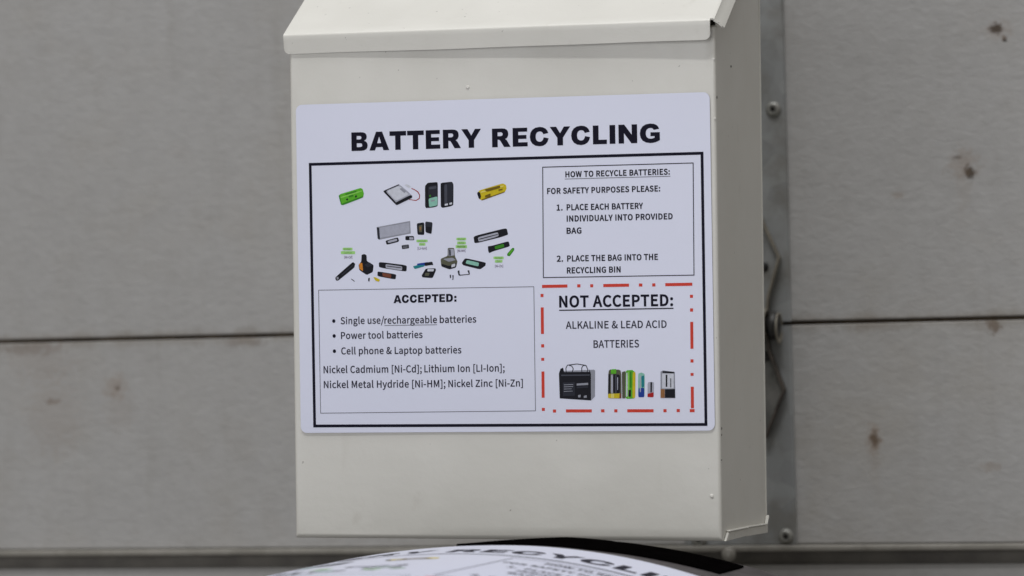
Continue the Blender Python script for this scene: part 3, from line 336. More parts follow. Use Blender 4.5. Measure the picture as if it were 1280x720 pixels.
# letter outlines: advance, then per contour the Bezier points (handle, point, handle); capital height = 1000
LETTERS = {' ':(306,[]),'&':(928,[[173,-18,353,-18,471,-18,565,27,641,97,723,40,801,0,872,-18,883,17,894,51,905,86,849,101,784,134,718,181,797,285,854,407,892,539,854,539,815,539,776,539,745,424,697,326,636,244,542,322,447,422,382,525,494,606,607,690,607,821,607,937,535,1018,411,1018,273,1018,181,915,181,783,181,711,206,630,247,548,143,477,49,394,49,259,49,98],[461,248,559,162,502,113,437,82,368,82,256,82,171,154,171,266,171,344,226,405,297,461,367,353],[427,670,336,607,306,668,288,730,288,784,288,866,336,930,412,930,479,930,506,877,506,819,506,730]]),'-':(473,[[63,366,63,334,179,334,296,334,412,334,412,366,412,398,412,430,296,430,179,430,63,430,63,398]]),'.':(379,[[139,-18,190,-18,239,-18,280,20,280,76,280,134,239,172,190,172,139,172,100,134,100,76,100,20]]),'/':(535,[[151,198,15,-244,45,-244,76,-244,106,-244,242,198,378,641,514,1083,484,1083,454,1083,424,1083,288,641]]),'1':(757,[[120,35,120,0,303,0,486,0,668,0,668,35,668,69,668,104,602,104,535,104,468,104,468,402,468,701,468,1000,436,1000,404,1000,372,1000,318,969,254,945,165,929,165,903,165,876,165,850,225,850,284,850,344,850,344,601,344,352,344,104,269,104,195,104,120,104,120,69]]),'2':(757,[[60,25,60,0,270,0,479,0,689,0,689,36,689,72,689,108,597,108,504,108,412,108,362,108,300,102,248,98,483,321,641,524,641,724,641,902,528,1018,349,1018,222,1018,135,960,55,872,79,848,103,824,127,801,183,868,252,917,334,917,458,917,518,834,518,719,518,547,374,348,60,74,60,49]]),':':(379,[[139,532,190,532,239,532,280,570,280,628,280,683,239,723,190,723,139,723,100,683,100,628,100,570],[139,-18,190,-18,239,-18,280,20,280,76,280,134,239,172,190,172,139,172,100,134,100,76,100,20]]),';':(379,[[139,532,190,532,239,532,280,570,280,628,280,683,239,723,190,723,139,723,100,683,100,628,100,570],[92,-235,102,-259,225,-207,302,-105,302,26,302,117,262,172,196,172,146,172,102,139,102,85,102,30,145,-3,194,-3,199,-2,204,-2,209,-1,207,-83,157,-149,72,-186,82,-210]]),'A':(829,[[118,333,5,0,48,0,90,0,132,0,165,102,197,204,229,306,351,306,473,306,595,306,627,204,658,102,690,0,735,0,779,0,824,0,711,333,598,667,484,1000,437,1000,391,1000,344,1000,231,667],[362,405,261,405,277,457,293,508,310,559,345,673,378,780,409,898,447,782,479,673,516,559,532,508,548,457,563,405,462,405]]),'B':(896,[[138,333,138,0,244,0,350,0,456,0,679,0,835,97,835,293,835,430,750,509,632,532,726,569,778,656,778,756,778,932,636,1000,434,1000,335,1000,236,1000,138,1000,138,667],[313,576,263,576,263,684,263,792,263,900,315,900,366,900,417,900,574,900,653,857,653,739,653,637,584,576,412,576,362,576],[322,101,263,101,263,226,263,352,263,477,322,477,380,477,438,477,614,477,711,422,711,297,711,162,610,101,438,101,380,101]]),'C':(870,[[265,-18,514,-18,644,-18,742,34,821,126,798,152,775,179,752,206,688,135,615,93,520,93,329,93,209,251,209,503,209,753,336,907,524,907,610,907,675,869,729,813,751,840,774,868,797,895,739,959,644,1018,523,1018,269,1018,79,823,79,499,79,175]]),'D':(939,[[138,333,138,0,223,0,308,0,393,0,694,0,858,187,858,503,858,823,694,1000,387,1000,304,1000,221,1000,138,1000,138,667],[301,104,263,104,263,368,263,633,263,898,301,898,339,898,377,898,613,898,729,757,729,503,729,251,613,104,377,104,339,104]]),'E':(804,[[138,333,138,0,335,0,532,0,729,0,729,36,729,72,729,108,573,108,418,108,263,108,263,229,263,351,263,472,390,472,516,472,643,472,643,508,643,544,643,580,516,580,390,580,263,580,263,684,263,789,263,894,413,894,563,894,714,894,714,929,714,965,714,1000,522,1000,330,1000,138,1000,138,667]]),'F':(753,[[138,333,138,0,180,0,221,0,263,0,263,150,263,299,263,449,391,449,518,449,645,449,645,484,645,520,645,555,518,555,391,555,263,555,263,668,263,781,263,894,413,894,563,894,714,894,714,929,714,965,714,1000,522,1000,330,1000,138,1000,138,667]]),'G':(940,[[267,-18,531,-18,664,-18,775,31,839,98,839,238,839,378,839,518,729,518,620,518,510,518,510,483,510,448,510,413,581,413,652,413,723,413,723,326,723,239,723,151,683,115,614,93,543,93,329,93,209,251,209,503,209,753,340,907,542,907,641,907,707,865,757,813,780,840,803,868,825,895,768,955,677,1018,538,1018,273,1018,79,823,79,499,79,175]]),'H':(993,[[138,333,138,0,180,0,221,0,263,0,263,157,263,315,263,472,419,472,574,472,730,472,730,315,730,157,730,0,772,0,814,0,857,0,857,333,857,667,857,1000,814,1000,772,1000,730,1000,730,860,730,721,730,581,574,581,419,581,263,581,263,721,263,860,263,1000,221,1000,180,1000,138,1000,138,667]]),'I':(400,[[138,333,138,0,180,0,221,0,263,0,263,333,263,667,263,1000,221,1000,180,1000,138,1000,138,667]]),'K':(881,[[138,333,138,0,180,0,221,0,263,0,263,106,263,211,263,317,321,385,378,453,435,521,535,347,635,174,735,0,782,0,829,0,876,0,755,207,635,414,514,621,619,747,724,874,828,1000,780,1000,733,1000,685,1000,545,833,406,665,266,498,263,665,263,833,263,1000,221,1000,180,1000,138,1000,138,667]]),'L':(741,[[138,333,138,0,326,0,513,0,701,0,701,36,701,72,701,108,555,108,409,108,263,108,263,405,263,703,263,1000,221,1000,180,1000,138,1000,138,667]]),'M':(1108,[[138,333,138,0,176,0,213,0,251,0,251,185,251,369,251,554,251,640,243,761,235,849,267,773,294,697,321,621,384,447,447,274,510,101,538,101,567,101,595,101,658,274,720,447,783,621,810,697,837,773,864,849,862,761,853,640,853,554,853,369,853,185,853,0,892,0,931,0,970,0,970,333,970,667,970,1000,920,1000,869,1000,819,1000,755,822,691,643,628,465,604,397,584,326,558,256,528,326,506,397,480,465,417,643,353,822,289,1000,239,1000,188,1000,138,1000,138,667]]),'N':(986,[[138,333,138,0,177,0,217,0,256,0,256,175,256,350,256,525,256,630,247,737,241,838,283,769,319,700,355,632,476,421,598,211,719,0,762,0,805,0,849,0,849,333,849,667,849,1000,809,1000,769,1000,729,1000,729,827,729,653,729,480,729,377,738,263,746,164,704,232,668,301,632,370,510,580,388,790,266,1000,223,1000,181,1000,138,1000,138,667]]),'O':(1012,[[255,-18,506,-18,757,-18,933,183,933,503,933,824,757,1018,506,1018,255,1018,79,824,79,503,79,183],[686,93,506,93,326,93,209,254,209,503,209,753,326,907,506,907,686,907,804,753,804,503,804,254]]),'P':(864,[[138,333,138,0,180,0,221,0,263,0,263,133,263,266,263,398,318,398,373,398,428,398,648,398,797,495,797,707,797,925,647,1000,423,1000,328,1000,233,1000,138,1000,138,667],[313,501,263,501,263,633,263,765,263,898,311,898,359,898,407,898,583,898,671,853,671,707,671,563,588,501,412,501,362,501]]),'R':(866,[[319,525,263,525,263,649,263,774,263,898,319,898,375,898,431,898,588,898,674,851,674,720,674,589,588,525,431,525,375,525],[605,141,686,0,734,0,781,0,828,0,744,146,659,292,574,438,709,471,799,563,799,720,799,928,653,1000,450,1000,346,1000,242,1000,138,1000,138,667,138,333,138,0,180,0,221,0,263,0,263,141,263,283,263,424,323,424,383,424,443,424,524,283]]),'S':(813,[[273,-18,415,-18,623,-18,754,108,754,266,754,415,664,483,548,533,501,554,454,574,407,595,329,628,240,664,240,763,240,851,314,907,427,907,520,907,593,872,655,814,677,841,698,868,720,895,651,967,546,1018,427,1018,246,1018,112,907,112,753,112,607,222,536,315,497,363,476,411,455,458,434,554,392,626,359,626,255,626,158,548,93,416,93,312,93,211,142,141,217,116,188,90,159,65,130,151,40]]),'T':(817,[[345,298,345,0,387,0,430,0,472,0,472,298,472,596,472,894,573,894,674,894,775,894,775,929,775,965,775,1000,531,1000,286,1000,42,1000,42,965,42,929,42,894,143,894,244,894,345,894,345,596]]),'U':(984,[[288,-18,492,-18,696,-18,851,91,851,412,851,608,851,804,851,1000,811,1000,770,1000,730,1000,730,803,730,606,730,409,730,169,625,93,492,93,362,93,259,169,259,409,259,606,259,803,259,1000,217,1000,176,1000,134,1000,134,804,134,608,134,412,134,91]]),'V':(784,[[214,333,321,0,369,0,418,0,467,0,573,333,678,667,784,1000,742,1000,699,1000,656,1000,603,819,549,639,495,458,461,341,437,246,398,128,356,246,330,341,296,458,242,639,188,819,134,1000,90,1000,45,1000,1,1000,108,667]]),'W':(1198,[[176,333,247,0,297,0,347,0,397,0,447,201,496,402,546,603,562,682,581,754,596,831,618,754,633,682,651,603,701,402,752,201,802,0,853,0,904,0,955,0,1024,333,1092,667,1161,1000,1121,1000,1081,1000,1041,1000,1005,819,969,637,933,456,915,348,896,240,879,131,846,240,824,349,799,456,753,637,707,819,660,1000,622,1000,583,1000,544,1000,498,819,452,637,407,456,382,348,357,240,336,131,310,240,291,348,270,456,235,637,200,819,165,1000,122,1000,79,1000,35,1000,106,667]]),'Y':(724,[[299,129,299,0,341,0,382,0,424,0,424,129,424,258,424,387,525,592,625,796,726,1000,682,1000,638,1000,595,1000,552,906,509,812,467,718,435,644,401,573,366,498,325,573,295,644,262,718,219,812,176,906,132,1000,88,1000,43,1000,-1,1000,99,796,199,592,299,387,299,258]]),'Z':(823,[[68,25,68,0,298,0,528,0,759,0,759,36,759,72,759,108,580,108,402,108,224,108,400,380,576,653,752,925,752,950,752,975,752,1000,540,1000,328,1000,116,1000,116,965,116,929,116,894,276,894,436,894,596,894,420,621,244,349,68,76,68,51]]),'[':(461,[[145,206,145,-232,235,-232,325,-232,415,-232,415,-208,415,-185,415,-161,356,-161,296,-161,237,-161,237,229,237,618,237,1008,296,1008,356,1008,415,1008,415,1032,415,1056,415,1080,325,1080,235,1080,145,1080,145,643]]),']':(461,[[46,-208,46,-232,137,-232,227,-232,318,-232,318,206,318,643,318,1080,227,1080,137,1080,46,1080,46,1056,46,1032,46,1008,106,1008,165,1008,224,1008,224,618,224,229,224,-161,165,-161,106,-161,46,-161,46,-185]]),'a':(768,[[172,-18,296,-18,387,-18,471,30,542,89,549,59,553,30,557,0,591,0,625,0,659,0,659,152,659,304,659,456,659,640,584,760,402,760,282,760,179,707,112,663,128,634,144,606,160,577,218,617,296,656,382,656,503,656,535,565,535,469,220,434,80,353,80,192,80,59],[402,83,332,83,258,83,201,116,201,201,201,296,285,357,535,386,535,317,535,249,535,180,462,116]]),'b':(843,[[383,-18,452,-18,621,-18,774,128,774,382,774,611,670,760,479,760,396,760,314,714,246,656,247,700,249,744,251,789,251,888,251,987,251,1086,209,1086,167,1086,126,1086,126,724,126,362,126,0,159,0,192,0,225,0,229,25,232,51,236,76,306,18],[554,87,431,87,382,87,315,106,251,164,251,294,251,424,251,554,321,619,386,655,447,655,589,655,644,546,644,381,644,198]]),'c':(696,[[221,-18,417,-18,506,-18,591,18,658,75,639,103,621,131,603,160,557,119,497,86,428,86,292,86,199,199,199,370,199,540,297,655,432,655,490,655,538,629,580,591,601,618,622,645,643,673,591,719,524,760,427,760,236,760,71,617,71,370,71,124]]),'d':(846,[[192,-18,378,-18,467,-18,546,30,603,87,611,58,614,29,618,0,652,0,686,0,720,0,720,362,720,724,720,1086,678,1086,637,1086,595,1086,595,991,595,896,595,801,597,759,599,716,602,674,536,727,480,760,393,760,224,760,72,610,72,370,72,123],[473,87,405,87,276,87,201,192,201,371,201,540,296,655,415,655,476,655,533,633,595,577,595,447,595,318,595,188,533,120]]),'e':(756,[[228,-18,426,-18,525,-18,604,15,668,57,654,85,639,113,625,141,569,104,512,82,439,82,299,82,202,183,194,341,360,341,527,341,693,341,696,360,698,385,698,412,698,623,592,760,402,760,233,760,71,611,71,370,71,126],[325,430,192,430,207,577,300,660,405,660,521,660,589,580,589,430,457,430]]),'g':(769,[[195,-341,375,-341,604,-341,750,-222,750,-85,750,38,663,91,492,91,444,91,395,91,347,91,247,91,217,126,217,172,217,213,237,237,265,261,297,244,338,235,374,235,527,235,645,334,645,492,645,557,621,611,585,645,636,645,686,645,737,645,737,677,737,709,737,741,651,741,565,741,479,741,453,752,416,760,374,760,225,760,97,658,97,495,97,407,145,334,194,296,154,263,112,214,112,153,112,94,141,55,179,31,109,-18,70,-79,70,-143,70,-270],[460,319,374,319,289,319,217,387,217,495,217,604,288,668,374,668,462,668,532,604,532,495,532,387],[536,-255,393,-255,258,-255,179,-205,179,-126,179,-83,201,-38,254,0,286,-8,322,-11,349,-11,392,-11,435,-11,477,-11,576,-11,628,-35,628,-105,628,-181]]),'h':(828,[[126,362,126,0,167,0,209,0,251,0,251,179,251,358,251,538,325,613,377,651,453,651,551,651,593,592,593,453,593,302,593,151,593,0,635,0,676,0,718,0,718,156,718,313,718,469,718,658,647,760,491,760,390,760,314,704,246,636,247,687,249,738,251,789,251,888,251,987,251,1086,209,1086,167,1086,126,1086,126,724]]),'i':(375,[[126,247,126,0,167,0,209,0,251,0,251,247,251,494,251,741,209,741,167,741,126,741,126,494],[139,894,188,894,237,894,271,926,271,977,271,1025,237,1057,188,1057,139,1057,106,1025,106,977,106,926]]),'k':(753,[[126,362,126,0,166,0,207,0,248,0,248,65,248,130,248,195,295,249,341,303,387,357,460,238,532,119,604,0,649,0,694,0,739,0,646,147,553,295,460,442,542,542,624,641,707,741,660,741,614,741,568,741,463,611,358,481,254,351,248,596,248,841,248,1086,207,1086,166,1086,126,1086,126,724]]),'l':(387,[[164,-18,256,-18,291,-18,311,-12,329,-7,323,25,317,57,311,89,297,86,292,86,285,86,266,86,251,101,251,139,251,455,251,770,251,1086,209,1086,167,1086,126,1086,126,773,126,460,126,147,126,42]]),'m':(1263,[[126,247,126,0,167,0,209,0,251,0,251,179,251,358,251,538,318,614,381,651,437,651,531,651,574,592,574,453,574,302,574,151,574,0,616,0,657,0,698,0,698,179,698,358,698,538,768,614,828,651,885,651,980,651,1023,592,1023,453,1023,302,1023,151,1023,0,1065,0,1106,0,1147,0,1147,156,1147,313,1147,469,1147,658,1075,760,924,760,832,760,756,701,678,618,648,705,588,760,473,760,385,760,308,704,243,633,236,669,232,705,228,741,194,741,160,741,126,741,126,494]]),'n':(832,[[126,247,126,0,167,0,209,0,251,0,251,179,251,358,251,538,325,613,377,651,453,651,551,651,593,592,593,453,593,302,593,151,593,0,635,0,676,0,718,0,718,156,718,313,718,469,718,658,647,760,491,760,390,760,312,704,243,633,236,669,232,705,228,741,194,741,160,741,126,741,126,494]]),'o':(827,[[232,-18,413,-18,595,-18,756,124,756,370,756,617,595,760,413,760,232,760,71,617,71,370,71,124],[542,86,413,86,285,86,199,199,199,370,199,540,285,655,413,655,542,655,629,540,629,370,629,199]]),'p':(846,[[126,39,126,-312,167,-312,209,-312,251,-312,251,-229,251,-145,251,-61,250,-18,248,25,247,68,314,12,385,-18,452,-18,621,-18,774,128,774,382,774,611,670,760,479,760,393,760,310,711,243,655,236,683,232,712,228,741,194,741,160,741,126,741,126,390],[554,87,431,87,382,87,317,106,251,164,251,294,251,424,251,554,322,619,386,655,447,655,589,655,644,546,644,381,644,198]]),'r':(529,[[126,247,126,0,167,0,209,0,251,0,251,159,251,317,251,476,300,602,375,648,437,648,468,648,484,644,509,636,517,672,524,708,532,744,509,756,486,760,453,760,371,760,295,700,243,606,236,651,232,696,228,741,194,741,160,741,126,741,126,494]]),'s':(638,[[214,-18,319,-18,494,-18,588,82,588,202,588,342,471,386,363,427,280,458,203,486,203,555,203,614,247,663,341,663,407,663,458,634,509,598,529,623,549,649,569,675,513,722,431,760,340,760,177,760,85,667,85,550,85,423,196,374,300,336,382,306,469,270,469,195,469,131,422,79,323,79,235,79,169,115,104,168,84,140,64,112,44,85,113,26]]),'t':(514,[[201,-18,357,-18,404,-18,453,-4,495,10,487,41,479,72,471,104,446,93,413,83,386,83,300,83,271,135,271,225,271,363,271,502,271,640,339,640,406,640,473,640,473,673,473,707,473,741,406,741,339,741,271,741,271,810,271,880,271,950,237,950,202,950,168,950,163,880,159,810,154,741,115,739,76,736,37,734,37,703,37,671,37,640,74,640,111,640,147,640,147,503,147,366,147,229,147,80]]),'u':(828,[[186,-18,342,-18,443,-18,517,35,587,116,594,77,597,39,600,0,635,0,669,0,704,0,704,247,704,494,704,741,663,741,621,741,580,741,580,566,580,391,580,216,509,128,456,90,379,90,281,90,240,149,240,286,240,438,240,589,240,741,198,741,156,741,115,741,115,584,115,428,115,271,115,82]]),'w':(1094,[[174,247,243,0,291,0,339,0,387,0,422,132,457,265,492,397,512,468,527,538,543,613,568,538,581,469,600,400,636,266,671,133,707,0,757,0,808,0,858,0,925,247,992,494,1059,741,1019,741,979,741,939,741,903,598,867,455,831,312,814,241,801,175,786,106,761,175,745,241,727,312,688,455,650,598,611,741,571,741,530,741,490,741,451,598,412,455,374,312,356,241,340,175,325,106,303,175,289,241,274,312,237,455,201,598,164,741,121,741,79,741,37,741,106,494]]),'y':(711,[[104,-319,138,-319,285,-319,363,-207,415,-63,508,205,600,473,693,741,653,741,612,741,572,741,527,604,482,467,438,330,419,263,397,188,378,120,345,190,321,265,297,330,247,467,197,604,147,741,104,741,61,741,18,741,117,493,216,246,315,-1,310,-20,304,-39,299,-57,267,-149,216,-217,132,-217,112,-217,90,-210,75,-205,67,-238,59,-271,50,-304,74,-314]])}
HEAVY = {' ':(440,[]),'I':(460,[[80,334,80,0,178,0,277,0,375,0,375,333,375,667,375,1000,276,1000,179,1000,80,1000,80,666]]),'L':(860,[[80,334,80,0,320,0,560,0,800,0,800,78,800,157,800,235,658,235,517,235,375,235,375,490,375,745,375,1000,276,1000,179,1000,80,1000,80,666]]),'T':(960,[[335,252,335,0,433,0,532,0,630,0,630,251,630,504,630,755,731,755,834,755,935,755,935,836,935,919,935,1000,633,1000,332,1000,30,1000,30,918,30,837,30,755,131,755,234,755,335,755,335,503]]),'E':(930,[[80,334,80,0,340,0,600,0,860,0,860,75,860,150,860,225,698,225,537,225,375,225,375,285,375,345,375,405,516,405,659,405,800,405,800,474,800,543,800,612,658,612,517,612,375,612,375,670,375,730,375,788,531,788,689,788,845,788,845,858,845,930,845,1000,590,1000,335,1000,80,1000,80,666]]),'N':(1130,[[80,334,80,0,173,0,267,0,360,0,360,183,360,367,360,550,486,366,614,184,740,0,840,0,940,0,1040,0,1040,333,1040,667,1040,1000,946,1000,854,1000,760,1000,760,818,760,637,760,455,633,636,507,819,380,1000,280,1000,180,1000,80,1000,80,666]]),'Y':(1060,[[385,137,385,0,483,0,582,0,680,0,680,136,680,274,680,410,806,606,934,804,1060,1000,951,1000,844,1000,735,1000,667,883,600,767,532,650,464,766,398,884,330,1000,220,1000,110,1000,0,1000,128,803,257,607,385,410,385,273]]),'A':(1080,[[125,334,0,0,103,0,207,0,310,0,328,56,347,114,365,170,481,170,599,170,715,170,733,113,752,57,770,0,875,0,980,0,1085,0,958,333,832,667,705,1000,595,1000,485,1000,375,1000,250,666],[467,505,430,385,503,385,577,385,650,385,613,505,577,625,540,745,503,625]]),'P':(980,[[80,334,80,0,178,0,277,0,375,0,375,121,375,244,375,365,431,365,489,365,545,365,800,365,905,500,905,685,905,870,810,1000,560,1000,400,1000,240,1000,80,1000,80,666],[414,570,375,570,375,643,375,717,375,790,416,790,459,790,500,790,590,790,620,745,620,682,620,615,580,570,490,570,451,570]]),'R':(1080,[[80,334,80,0,178,0,277,0,375,0,375,133,375,267,375,400,385,400,395,400,405,400,465,400,495,370,520,325,581,216,644,109,705,0,818,0,932,0,1045,0,990,103,935,207,880,310,850,365,810,405,760,425,870,460,935,560,935,700,935,900,830,1000,600,1000,426,1000,254,1000,80,1000,80,666],[425,590,375,590,375,658,375,727,375,795,423,795,472,795,520,795,600,795,640,755,640,695,640,635,600,590,525,590,475,590]]),'B':(1060,[[80,334,80,0,256,0,434,0,610,0,850,0,970,100,970,285,970,420,890,510,770,535,860,570,925,640,925,755,925,910,820,1000,610,1000,433,1000,257,1000,80,1000,80,666],[434,205,375,205,375,273,375,342,375,410,433,410,492,410,550,410,635,410,675,370,675,308,675,245,635,205,550,205,491,205],[427,615,375,615,375,676,375,739,375,800,426,800,479,800,530,800,600,800,632,765,632,708,632,655,600,615,530,615,478,615]]),'D':(1080,[[80,334,80,0,223,0,367,0,510,0,820,0,1000,180,1000,500,1000,820,820,1000,520,1000,373,1000,227,1000,80,1000,80,666],[410,235,375,235,375,411,375,589,375,765,410,765,445,765,480,765,620,765,700,690,700,500,700,310,620,235,480,235,445,235]]),'C':(1090,[[980,130,1025,400,938,418,852,437,765,455,740,300,670,225,560,225,430,225,350,320,350,500,350,680,430,775,560,775,665,775,730,720,750,620,836,640,924,660,1010,680,960,900,800,1017,560,1017,240,1017,45,820,45,500,45,180,240,-17,550,-17,820,-17]]),'G':(1150,[[660,345,590,345,590,413,590,482,590,550,750,550,910,550,1070,550,1070,410,1070,270,1070,130,930,35,780,-17,590,-17,245,-17,45,175,45,495,45,820,250,1017,585,1017,840,1017,990,920,1040,725,946,708,854,692,760,675,735,745,680,782,590,782,430,782,350,680,350,500,350,310,440,215,600,215,680,215,740,235,800,270,800,295,800,320,800,345,730,345]]),':':(480,[[95,95,95,0,191,0,289,0,385,0,385,95,385,190,385,285,288,285,192,285,95,285,95,190],[95,545,95,450,191,450,289,450,385,450,385,545,385,640,385,735,288,735,192,735,95,735,95,640]]),'H':(1100,[[80,334,80,0,178,0,277,0,375,0,375,130,375,260,375,390,491,390,609,390,725,390,725,260,725,130,725,0,823,0,922,0,1020,0,1020,333,1020,667,1020,1000,921,1000,824,1000,725,1000,725,880,725,760,725,640,608,640,492,640,375,640,375,760,375,880,375,1000,276,1000,179,1000,80,1000,80,666]])}

# ================================================================= floor
fl = MB().box(-4, 4, -7, .62, -.05, 0).build('floor', M['floor']); fl['kind'] = 'structure'

# ================================================================= sectional overhead door behind the box
door = thing('sectional_door', 'grey sectional overhead door with galvanised stile and hinge, behind the cream drop box', 'door',
             (0, .45, Z0), (0, -.0119, 0))
RAIL = -.0365
for z0, z1 in ((JOINT + .0015, JOINT + .46), (RAIL + .0004, JOINT - .0015), (RAIL - .0155 - .5, RAIL - .0150)):
    o = MB().box(-1.25, 1.25, 0, .04, z0, z1).build('door_panel', M['panel'], door); bevel(o, .0012, 2)
    o.data.materials[0] = M['panel']
MB().box(-1.25, 1.25, .006, .034, JOINT - .02, JOINT + .02).build('joint_seal', M['backing'], door)
# bottom rail: a thin lip that stands proud over a recessed strip
rail = MB().box(-1.25, 1.25, -.010, .03, RAIL - .0045, RAIL).build('bottom_rail', M['rail'], door); bevel(rail, .0012, 2)
MB().box(-1.25, 1.25, .004, .034, RAIL - .0152, RAIL - .0047).build('weather_strip', M['groove'], door)
# stile: two lengths of folded galvanised strip meeting at the joint
def stile(z0, z1):
    pts = [(.155, .0), (.155, -.0020), (.1565, -.0030), (.2398, -.0030), (.2414, -.0022), (.2414, 0)]
    o = MB().prism(pts, (z0, z1), 'z').build('stile', M['galv'], door)
    return o
stile(JOINT + .0015, JOINT + .455); stile(RAIL + .0006, JOINT - .0015)
# screws
sc = MB().lathe([(.0058, 0), (.0060, -.0008), (.0050, -.0026), (.0026, -.0036), (.0022, -.0030)], (0, 0, 0)).build('screw', M['screw'], door, True)
rec = MB().lathe([(.0019, 0), (.0019, -.0004)], (0, -.0033, 0), seg=6).build('screw_recess', M['hole'], sc)
def screw(x, z, first=False, sy=0):
    if first: sc.location = (x, -.003 + sy, z); return
    c = sc.copy(); COL.objects.link(c); c.parent = door; c.location = (x, -.003 + sy, z)
    r = rec.copy(); COL.objects.link(r); r.parent = c
screw(.2323, .2924, True); screw(.2338, -.0300)
screw(.166, .2924); screw(.1665, -.0318)
bolt = MB().lathe([(.0055, 0), (.0055, -.0008), (.0042, -.0022), (.0022, -.003), (.0, -.0031)], (.1907, -.010, RAIL - .0065)).build('rail_bolt', M['rail'], door, True)
# hinge across the joint: upper and lower leaf with turned-up edges, rolled barrel, roller stem
hx = .198
def leaf(sgn):
    prof = [(.0, .006), (.0285, .0), (.0285, .012), (.0365, .048), (.0240, .0815)]
    right = [(.0275, .009), (.0285, .020), (.0378 if sgn > 0 else .0392, .0497), (.0240, .0815 if sgn > 0 else .0860)]
    pts = [(hx + a, JOINT + sgn * b) for a, b in right] + [(hx - a, JOINT + sgn * b) for a, b in reversed(right)]
    o = MB().prism(pts, (-.0062, -.0040), 'y').build('hinge_leaf', M['galv'] if sgn > 0 else M['hinge'], door)
    bevel(o, .0006, 2)
    # turned-up flange along the right-hand and left-hand edge
    for s in (1, -1):
        fm = MB()
        for (a0, b0), (a1, b1) in zip(right[:-1], right[1:]):
            n = len(fm.v)
            for y in (-.0045, -.0125):
                for aa, bb in ((a0, b0), (a1, b1)):
                    fm.v.append((hx + s * aa, y, JOINT + sgn * bb)); 
                for aa, bb in ((a0, b0), (a1, b1)):
                    fm.v.append((hx + s * (aa - .0016), y, JOINT + sgn * bb))
            fm.f += [(n, n+1, n+5, n+4), (n+2, n+3, n+7, n+6), (n+4, n+5, n+7, n+6), (n, n+2, n+6, n+4), (n+1, n+3, n+7, n+5)]
        fm.build('hinge_flange', M['hinge_tan'] if sgn > 0 else M['hinge_dark'], o)
    for dz in ((.043,) if sgn > 0 else (.0245,)):
        MB().lathe([(.0036, 0), (.0036, -.0010), (.0016, -.0016)], (hx + .0245, -.0063, JOINT + sgn * dz)).build('hinge_screw', M['greasy'], o, True)
    return o
leaf(1); leaf(-1)
bar = MB().lathe([(.0100, -.031), (.0112, -.0305), (.0112, .0265), (.0105, .0272), (.0084, .0272), (.0080, .020)], (hx, -.0125, JOINT + .0005), 'x', 28).build('hinge_barrel', M['hinge_tan'], door, True)
MB().lathe([(.0060, -.034), (.0060, .0300), (.0108, .0302), (.0108, .0352), (.0085, .0360), (.0, .0362)], (hx, -.0125, JOINT - .0015), 'x', 20).build('roller_stem', M['greasy'], bar, True)
MB().lathe([(.0112, .0354), (.0120, .0358), (.0120, .0368), (.0104, .0370), (.0100, .0358)], (hx, -.0125, JOINT - .0035), 'x', 20).build('stem_washer', M['hinge_tan'], bar, True)
# ================================================================= post that carries the drop box
post = MB().box(-.02, .02, 0, .035, 0, 1.30).box(-.08, .08, -.05, .085, 0, .006).build('mounting_post', M['post'])
post.location = (.145, BD + .003, .0005); bevel(post, .002, 2)
post['label'] = 'black steel post hidden behind the cream drop box that it carries'; post['category'] = 'post'

# ================================================================= printed sheet, laid flat or bent
GLYPHS = {}
def outline(c, grow):
    """sample one closed Bezier contour and push every point outward by grow"""
    n = len(c) // 6; P = []
    for i in range(n):
        a = c[6*i:6*i+6]; b = c[6*((i+1) % n):6*((i+1) % n)+6]
        p0, p1, p2, p3 = Vector(a[2:4]), Vector(a[4:6]), Vector(b[0:2]), Vector(b[2:4])
        ch = p3 - p0
        dev = 0 if ch.length < 1 else max(abs(ch.x*(p1-p0).y - ch.y*(p1-p0).x), abs(ch.x*(p2-p0).y - ch.y*(p2-p0).x)) / ch.length
        k = 1 if dev < 12 else 4
        for t in range(k):
            t /= k; P.append(p0*(1-t)**3 + p1*3*t*(1-t)**2 + p2*3*t*t*(1-t) + p3*t**3)
    Q = [P[0]]
    for p in P[1:]:
        if (p - Q[-1]).length > 16: Q.append(p)
    if len(Q) > 3 and (Q[0] - Q[-1]).length <= 16: Q.pop()
    if grow:
        out = []
        for i, p in enumerate(Q):
            d0 = (p - Q[i-1]).normalized(); d1 = (Q[(i+1) % len(Q)] - p).normalized()
            n0 = Vector((d0.y, -d0.x)); n1 = Vector((d1.y, -d1.x)); m = n0 + n1
            if m.length < .3: m = n0
            m.normalize(); out.append(p + m * grow * min(1.5, 1 / max(.3, m.dot(n0))))
        Q = out
    return Q
def glyph_mesh(ch, weight):
    k = (ch, weight, 'glyph')
    if k in GLYPHS: return GLYPHS[k]
    cu = bpy.data.curves.new('lettering', 'CURVE'); cu.dimensions = '2D'; cu.fill_mode = 'BOTH'
    for c in (HEAVY if weight >= 2 else LETTERS)[ch][1]:
        Q = outline(c, (26, 52, 0, 0)[weight])
        sp = cu.splines.new('POLY'); sp.points.add(len(Q) - 1); sp.use_cyclic_u = True
        for p, q in zip(sp.points, Q): p.co = (q.x / 1000, q.y / 1000, 0, 1)
    ob = bpy.data.objects.new('lettering', cu); COL.objects.link(ob)
    dg = bpy.context.evaluated_depsgraph_get(); me = ob.evaluated_get(dg).to_mesh()
    GLYPHS[k] = ([(v.co.x, v.co.y) for v in me.vertices], [tuple(p.vertices) for p in me.polygons])
    bpy.data.objects.remove(ob); bpy.data.curves.remove(cu)
    return GLYPHS[k]
